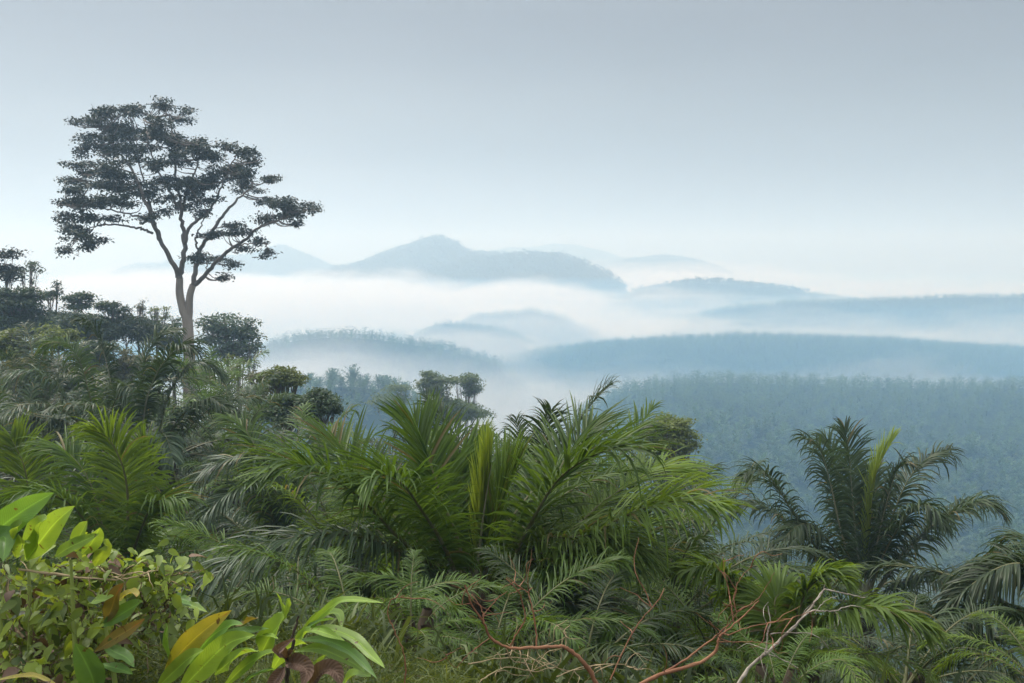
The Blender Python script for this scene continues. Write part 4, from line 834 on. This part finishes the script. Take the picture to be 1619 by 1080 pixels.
def vine_thicket(cx, cy, rx, ry, D, dr, nleaf, nstem, label, seed, leaf=(.05, .11)):
    """A tangle of climbing stems with heart-shaped leaves."""
    r2 = np.random.default_rng(seed); root = plant_root('vine_thicket', cx, cy, D, label, 'vines', 'vine thickets at the lower left'); off = np.array(root.location)
    st = Geo(); lf = Geo(); pts = []
    for i in range(nstem):
        n = 6; x = cx + r2.uniform(-1, 1) * rx; y = cy + ry * r2.uniform(.3, 1.2); P = []
        ang_ = r2.uniform(.2, 2.9); d = D + r2.uniform(-dr, dr)
        for k in range(n):
            P.append(at(x, y, d)); x += math.cos(ang_) * rx * .2; y -= math.sin(ang_) * ry * .32; ang_ += r2.normal(0, .5); d += r2.normal(0, .08)
            if y < cy - ry * (1 - .45 * max(0, (x - cx) / rx) ** 2): ang_ = -r2.uniform(.1, .9)
        Q = spline(P, 26) + r2.normal(0, .006, (26, 3)); pts.append(Q)
        V, F = tube(Q - off, np.linspace(.0015 + .006 * r2.random() ** 2.5, .0012, 26), 5); st.add(V, F)
    A = np.vstack(pts); pick = r2.integers(0, len(A), nleaf); P = A[pick] + r2.normal(0, .05, (nleaf, 3))
    Dv = r2.normal(0, 1, (nleaf, 3)); Dv[:, 2] = -np.abs(Dv[:, 2]) * .4 - .1; NR = r2.normal(0, .55, (nleaf, 3)) + np.array([0, -.6, .75])
    L = leaf[0] + (leaf[1] - leaf[0]) * r2.random(nleaf) ** 1.8; dry = r2.random(nleaf) < .05
    V, F, per = blades(P, Dv, L, L * r2.uniform(.25, .75, nleaf), nrm(NR), .5, 4, [.45, 1, .85, .45, .03], fold=.25)
    lf.add(V - off, F, np.repeat(np.clip(r2.normal(.5, .25, nleaf), 0, 1), per)); lf.m[-1] = np.repeat(dry.astype(int), len(F) // nleaf)
    tag(link('stems', st.mesh('stems', M['vine_stem']), root), kind='stuff'); tag(link('leaves', lf.mesh('leaves', [M['vine_leaf'], M['dry_leaf']]), root), kind='stuff')
vine_thicket(62, 962, 108, 88, 5.0, .6, 1500, 90, 'dense tangle of leafy vines and dry stems at the left edge', 401, (.03, .125))
vine_thicket(190, 900, 75, 20, 5.0, .35, 420, 50, 'arching mat of light leaved vines reaching right at the upper edge of the tangle', 402, (.035, .12))
vine_thicket(40, 1050, 90, 45, 4.8, .4, 300, 90, 'shadowy lower vines with broad leaves at the bottom left corner', 403, (.04, .12))
vine_thicket(245, 950, 28, 45, 5.1, .25, 150, 22, 'hanging vine strand with dangling leaves beside the open grass', 404, (.035, .10))

def twig(name, paths, D, mat, label, cat, seed, twiggy=0, ground_px=None):
    root = plant_root(name, *ground_px, D, label, cat, 'fallen dead branches in front'); r2 = np.random.default_rng(seed); first = True
    for pts, ra, rb, d0, d1 in paths:
        px_stem(root, pts, D + d0, D + d1, ra * .8, rb * .75, mat, 'stem' if first else 'branch', seed + len(pts), .0018, 8); first = False
    if twiggy:
        for i in range(twiggy):
            g = Geo()
            pts, ra, rb, d0, d1 = paths[r2.integers(0, len(paths))]; k = r2.integers(0, len(pts) - 1); f = r2.random(); b = np.array(pts[k]) * (1 - f) + np.array(pts[k + 1]) * f
            a_ = r2.uniform(0, 6.28); l = r2.uniform(20, 75); d = D + d0 + (d1 - d0) * (k + f) / (len(pts) - 1); P = []
            for j in range(5):
                P.append(at(b[0], b[1], d)); b = b + np.array([math.cos(a_), math.sin(a_)]) * l / 4; a_ += r2.normal(0, .5); d += r2.normal(0, .06)
            V, F = tube(spline(P, 14) - np.array(root.location), np.linspace(.0032, .0010, 14), 5); g.add(V, F); link('twig', g.mesh('twig', M[mat]), root)
twig('dead_branch', [([(945, 1085), (925, 1050), (900, 1028), (882, 1022), (848, 1024), (805, 1024), (775, 1008), (765, 985), (745, 955), (735, 925)], .016, .005, 0, -.1),
    ([(807, 1022), (815, 1005), (830, 980), (826, 955), (820, 935), (800, 915)], .006, .003, 0, 0), ([(848, 1022), (848, 1000), (840, 955), (836, 935), (842, 930)], .007, .003, 0, .1), ([(836, 938), (825, 930), (800, 912)], .005, .002, .1, .1),
    ([(765, 985), (762, 965), (750, 945), (745, 940)], .004, .002, -.1, 0), ([(763, 975), (785, 948), (802, 935)], .004, .002, 0, .1), ([(745, 955), (720, 955), (703, 940)], .003, .0015, 0, 0), ([(775, 1008), (740, 1035), (720, 1055), (700, 1030)], .003, .0015, 0, -.1)],
    5.2, 'red_twig', 'reddish fallen branch forking upwards in front of the broad palm', 'dead branch', 501, 14, (930, 1085))
twig('dead_branch', [([(1000, 1090), (1040, 1068), (1100, 1050), (1130, 1032), (1136, 1010), (1145, 1000), (1175, 975), (1200, 950)], .015, .004, 0, .1),
    ([(1030, 1075), (1080, 1045), (1120, 1015), (1150, 990), (1165, 970)], .009, .003, .05, 0), ([(1150, 1005), (1190, 990), (1240, 980), (1290, 965)], .004, .002, 0, .1), ([(1160, 985), (1155, 950), (1148, 915), (1142, 880)], .004, .0015, 0, .2),
    ([(1165, 970), (1160, 945), (1170, 915), (1190, 895)], .003, .0015, 0, .1), ([(1136, 1015), (1180, 1015), (1230, 1018)], .004, .002, 0, 0), ([(1165, 968), (1200, 945), (1225, 905)], .004, .0015, 0, 0)],
    5.3, 'red_twig', 'orange brown fallen branch curving up to the right with a spray of red twigs', 'dead branch', 502, 20, (1010, 1090))
twig('dead_branch', [([(1160, 1095), (1185, 1055), (1215, 1030), (1240, 1005), (1262, 985), (1290, 950), (1303, 933), (1320, 935), (1345, 940), (1368, 945)], .013, .003, 0, .1),
    ([(1210, 1035), (1214, 1000), (1218, 985), (1214, 958)], .007, .003, 0, .05), ([(1247, 998), (1280, 968), (1300, 966), (1318, 966), (1345, 958), (1368, 962)], .007, .002, 0, .1), ([(1218, 1003), (1255, 1000), (1290, 1005), (1310, 1025)], .005, .002, 0, .1),
    ([(1215, 1035), (1235, 1042), (1262, 1056)], .005, .0025, 0, 0), ([(1318, 966), (1326, 975), (1325, 990)], .003, .0015, .1, .1), ([(1288, 970), (1305, 950), (1325, 942)], .003, .0015, .1, .1)],
    5.4, 'pale_twig', 'pale lichen spotted dead branch rising diagonally at the lower right', 'dead branch', 503, 4, (1165, 1095))
twig('dead_branch', [([(965, 1075), (985, 1030), (1010, 985), (1040, 950), (1050, 930)], .006, .003, 0, .3), ([(1030, 960), (1020, 935), (1005, 905), (1003, 880), (1010, 850)], .004, .002, .2, .5)],
    5.8, 'red_twig', 'thin straight red twig standing between the two fallen branches', 'dead branch', 504, 3, (965, 1080))
twig('dead_branch', [([(640, 1085), (640, 1040), (625, 1000), (614, 975), (618, 950), (640, 942)], .005, .0025, 0, 0)], 5.0, 'red_twig', 'thin reddish hooked stem right of the lush ginger plant', 'dead branch', 505, 2, (640, 1085))
twig('brushwood', [([(740, 1050), (800, 1040), (850, 1045), (900, 1060), (950, 1050)], .004, .002, 0, .2), ([(760, 1075), (800, 1055), (840, 1060), (880, 1045)], .004, .002, 0, .2), ([(800, 1025), (812, 1045), (840, 1050), (860, 1062)], .004, .002, 0, .1), ([(880, 1070), (920, 1055), (980, 1050), (1010, 1060)], .004, .002, 0, .2), ([(850, 1024), (890, 1010), (895, 1000)], .003, .0015, 0, .1)],
    5.3, 'tan_twig', 'tangle of dry tan brushwood beneath the reddish fallen branch', 'dead branch', 506, 34, (850, 1080))
twig('dead_branch', [([(30, 900), (90, 908), (150, 915), (200, 915), (240, 902)], .008, .003, 0, 0), ([(160, 900), (180, 912), (215, 905)], .004, .002, 0, 0)], 4.5, 'tan_twig', 'tan branch lying across the top of the vine tangle', 'dead branch', 507, 8, (60, 1000))
twig('dead_branch', [([(233, 1070), (234, 1030), (238, 1000), (246, 965)], .004, .002, 0, 0)], 5.0, 'tan_twig', 'slim upright dry stem beside the patch of grass', 'dead branch', 508, 3, (233, 1080))

# ------------------------------------------------------------------ air: even haze and the low mist in the valley
def box(x0, x1, y0, y1, z0, z1):
    V = np.array([[x, y, z] for x in (x0, x1) for y in (y0, y1) for z in (z0, z1)], float)
    return V, np.array([[0, 1, 3, 2], [4, 6, 7, 5], [0, 4, 5, 1], [2, 3, 7, 6], [0, 2, 6, 4], [1, 5, 7, 3]])
def haze():
    m, t, o = mat_base('haze air'); v = N(t, 'ShaderNodeVolumePrincipled'); v.inputs['Color'].default_value = (*HAZE_COLOR, 1); v.inputs['Density'].default_value = HAZE_DENSITY; v.inputs['Anisotropy'].default_value = .35; v.inputs['Absorption Color'].default_value = (.85, .85, .85, 1)
    t.links.new(v.outputs[0], o.inputs['Volume'])
    g = Geo(); g.add(*box(-4600, 4600, -4600, 4600, ZMIN - 1, 150))
    tag(link('haze', g.mesh('haze', m, False)), 'pale blue morning haze filling the air', 'haze', kind='stuff')
haze()
def valley_haze(top, dens, near):
    m, t, o = mat_base('valley haze air'); v = N(t, 'ShaderNodeVolumePrincipled'); v.inputs['Color'].default_value = (.15, .50, 1.0, 1); v.inputs['Density'].default_value = dens; v.inputs['Anisotropy'].default_value = .3
    v.inputs['Absorption Color'].default_value = (.8, .8, .8, 1); t.links.new(v.outputs[0], o.inputs['Volume'])
    g = Geo(); g.add(*box(-2600, 2600, near, 4200, ZMIN - .4 - .002 * near, top))
    tag(link('valley_haze', g.mesh('valley_haze', m, False)), 'thicker blue haze pooled low over the valley floor' if top < -25 else 'blue haze layer hanging over the valley', 'haze', kind='stuff')
valley_haze(-14, .0005, 135); valley_haze(-38, .0010, 150)
MIST = [  # pixel column, distance, half widths across and along, height of the mist top there
    (560, 1400, 330, 330, 2), (250, 1500, 420, 420, 6), (820, 1500, 230, 260, -8), (620, 760, 150, 80, -28), (480, 460, 170, 90, -27), (700, 430, 130, 80, -46), (900, 520, 110, 60, -52), (790, 480, 90, 70, -44), (700, 360, 90, 60, -42),
    (1300, 595, 320, 50, -50), (760, 830, 130, 60, -30), (1620, 950, 220, 80, -34), (1250, 980, 300, 80, -40), (1300, 1420, 420, 100, -26), (1020, 1100, 180, 140, -34), (1500, 1900, 600, 130, -10), (820, 1010, 150, 90, -28), (1060, 1460, 220, 110, -16), (1050, 2300, 300, 200, 10), (1050, 2750, 800, 160, 30),
    (1130, 215, 45, 35, -50), (1480, 195, 40, 28, -53)]
def mist():
    m, t, o = mat_base('valley mist'); v = N(t, 'ShaderNodeVolumePrincipled'); v.inputs['Color'].default_value = (1, 1, 1, 1)
    L = t.links.new
    g = N(t, 'ShaderNodeNewGeometry'); sp = N(t, 'ShaderNodeSeparateXYZ'); L(g.outputs['Position'], sp.inputs[0])
    def mth(op, a, b=None, c=None):
        n = N(t, 'ShaderNodeMath', operation=op)
        for i, x in enumerate((a, b, c)):
            if x is None: continue
            if isinstance(x, (int, float)): n.inputs[i].default_value = x
            else: L(x, n.inputs[i])
        return n.outputs[0]
    top = None
    for px, D, sx, sy, h in MIST:
        c = at(px, 425, D)
        dx = mth('MULTIPLY_ADD', sp.outputs['X'], 1 / sx, -c[0] / sx); dy = mth('MULTIPLY_ADD', sp.outputs['Y'], 1 / sy, -c[1] / sy)
        e = mth('EXPONENT', mth('MULTIPLY', mth('ADD', mth('MULTIPLY', dx, dx), mth('MULTIPLY', dy, dy)), -1.0))
        e = mth('MULTIPLY', e, h + 88.0)
        top = e if top is None else mth('MAXIMUM', top, e)
    mp = N(t, 'ShaderNodeMapping'); mp.inputs['Scale'].default_value = (1 / 210, 1 / 150, 1 / 50); L(g.outputs['Position'], mp.inputs['Vector'])
    nz = N(t, 'ShaderNodeTexNoise'); nz.inputs['Scale'].default_value = 1; nz.inputs['Detail'].default_value = 6; nz.inputs['Roughness'].default_value = .58; L(mp.outputs[0], nz.inputs['Vector'])
    wob = mth('MULTIPLY_ADD', nz.outputs['Fac'], 56, -28)
    m2 = N(t, 'ShaderNodeMapping'); m2.inputs['Scale'].default_value = (1 / 60, 1 / 60, 1 / 16); L(g.outputs['Position'], m2.inputs['Vector'])
    n2 = N(t, 'ShaderNodeTexNoise'); n2.inputs['Scale'].default_value = 1; n2.inputs['Detail'].default_value = 4; n2.inputs['Distortion'].default_value = .6; L(m2.outputs[0], n2.inputs['Vector'])
    wob = mth('ADD', wob, mth('MULTIPLY_ADD', n2.outputs['Fac'], 40, -20))
    above = mth('SUBTRACT', mth('ADD', mth('ADD', top, -88.0), wob), sp.outputs['Z'])
    mr = N(t, 'ShaderNodeMapRange', interpolation_type='SMOOTHSTEP'); mr.inputs['From Min'].default_value = 0; mr.inputs['From Max'].default_value = 20; mr.inputs['To Max'].default_value = 0.011
    L(above, mr.inputs['Value']); L(mr.outputs[0], v.inputs['Density']); L(v.outputs[0], o.inputs['Volume'])
    g2 = Geo(); g2.add(*box(-1700, 1750, 160, 3050, ZMIN - .3, 72))
    tag(link('mist', g2.mesh('mist', m, False)), 'white morning mist lying in the valley', 'mist', kind='stuff')
mist()
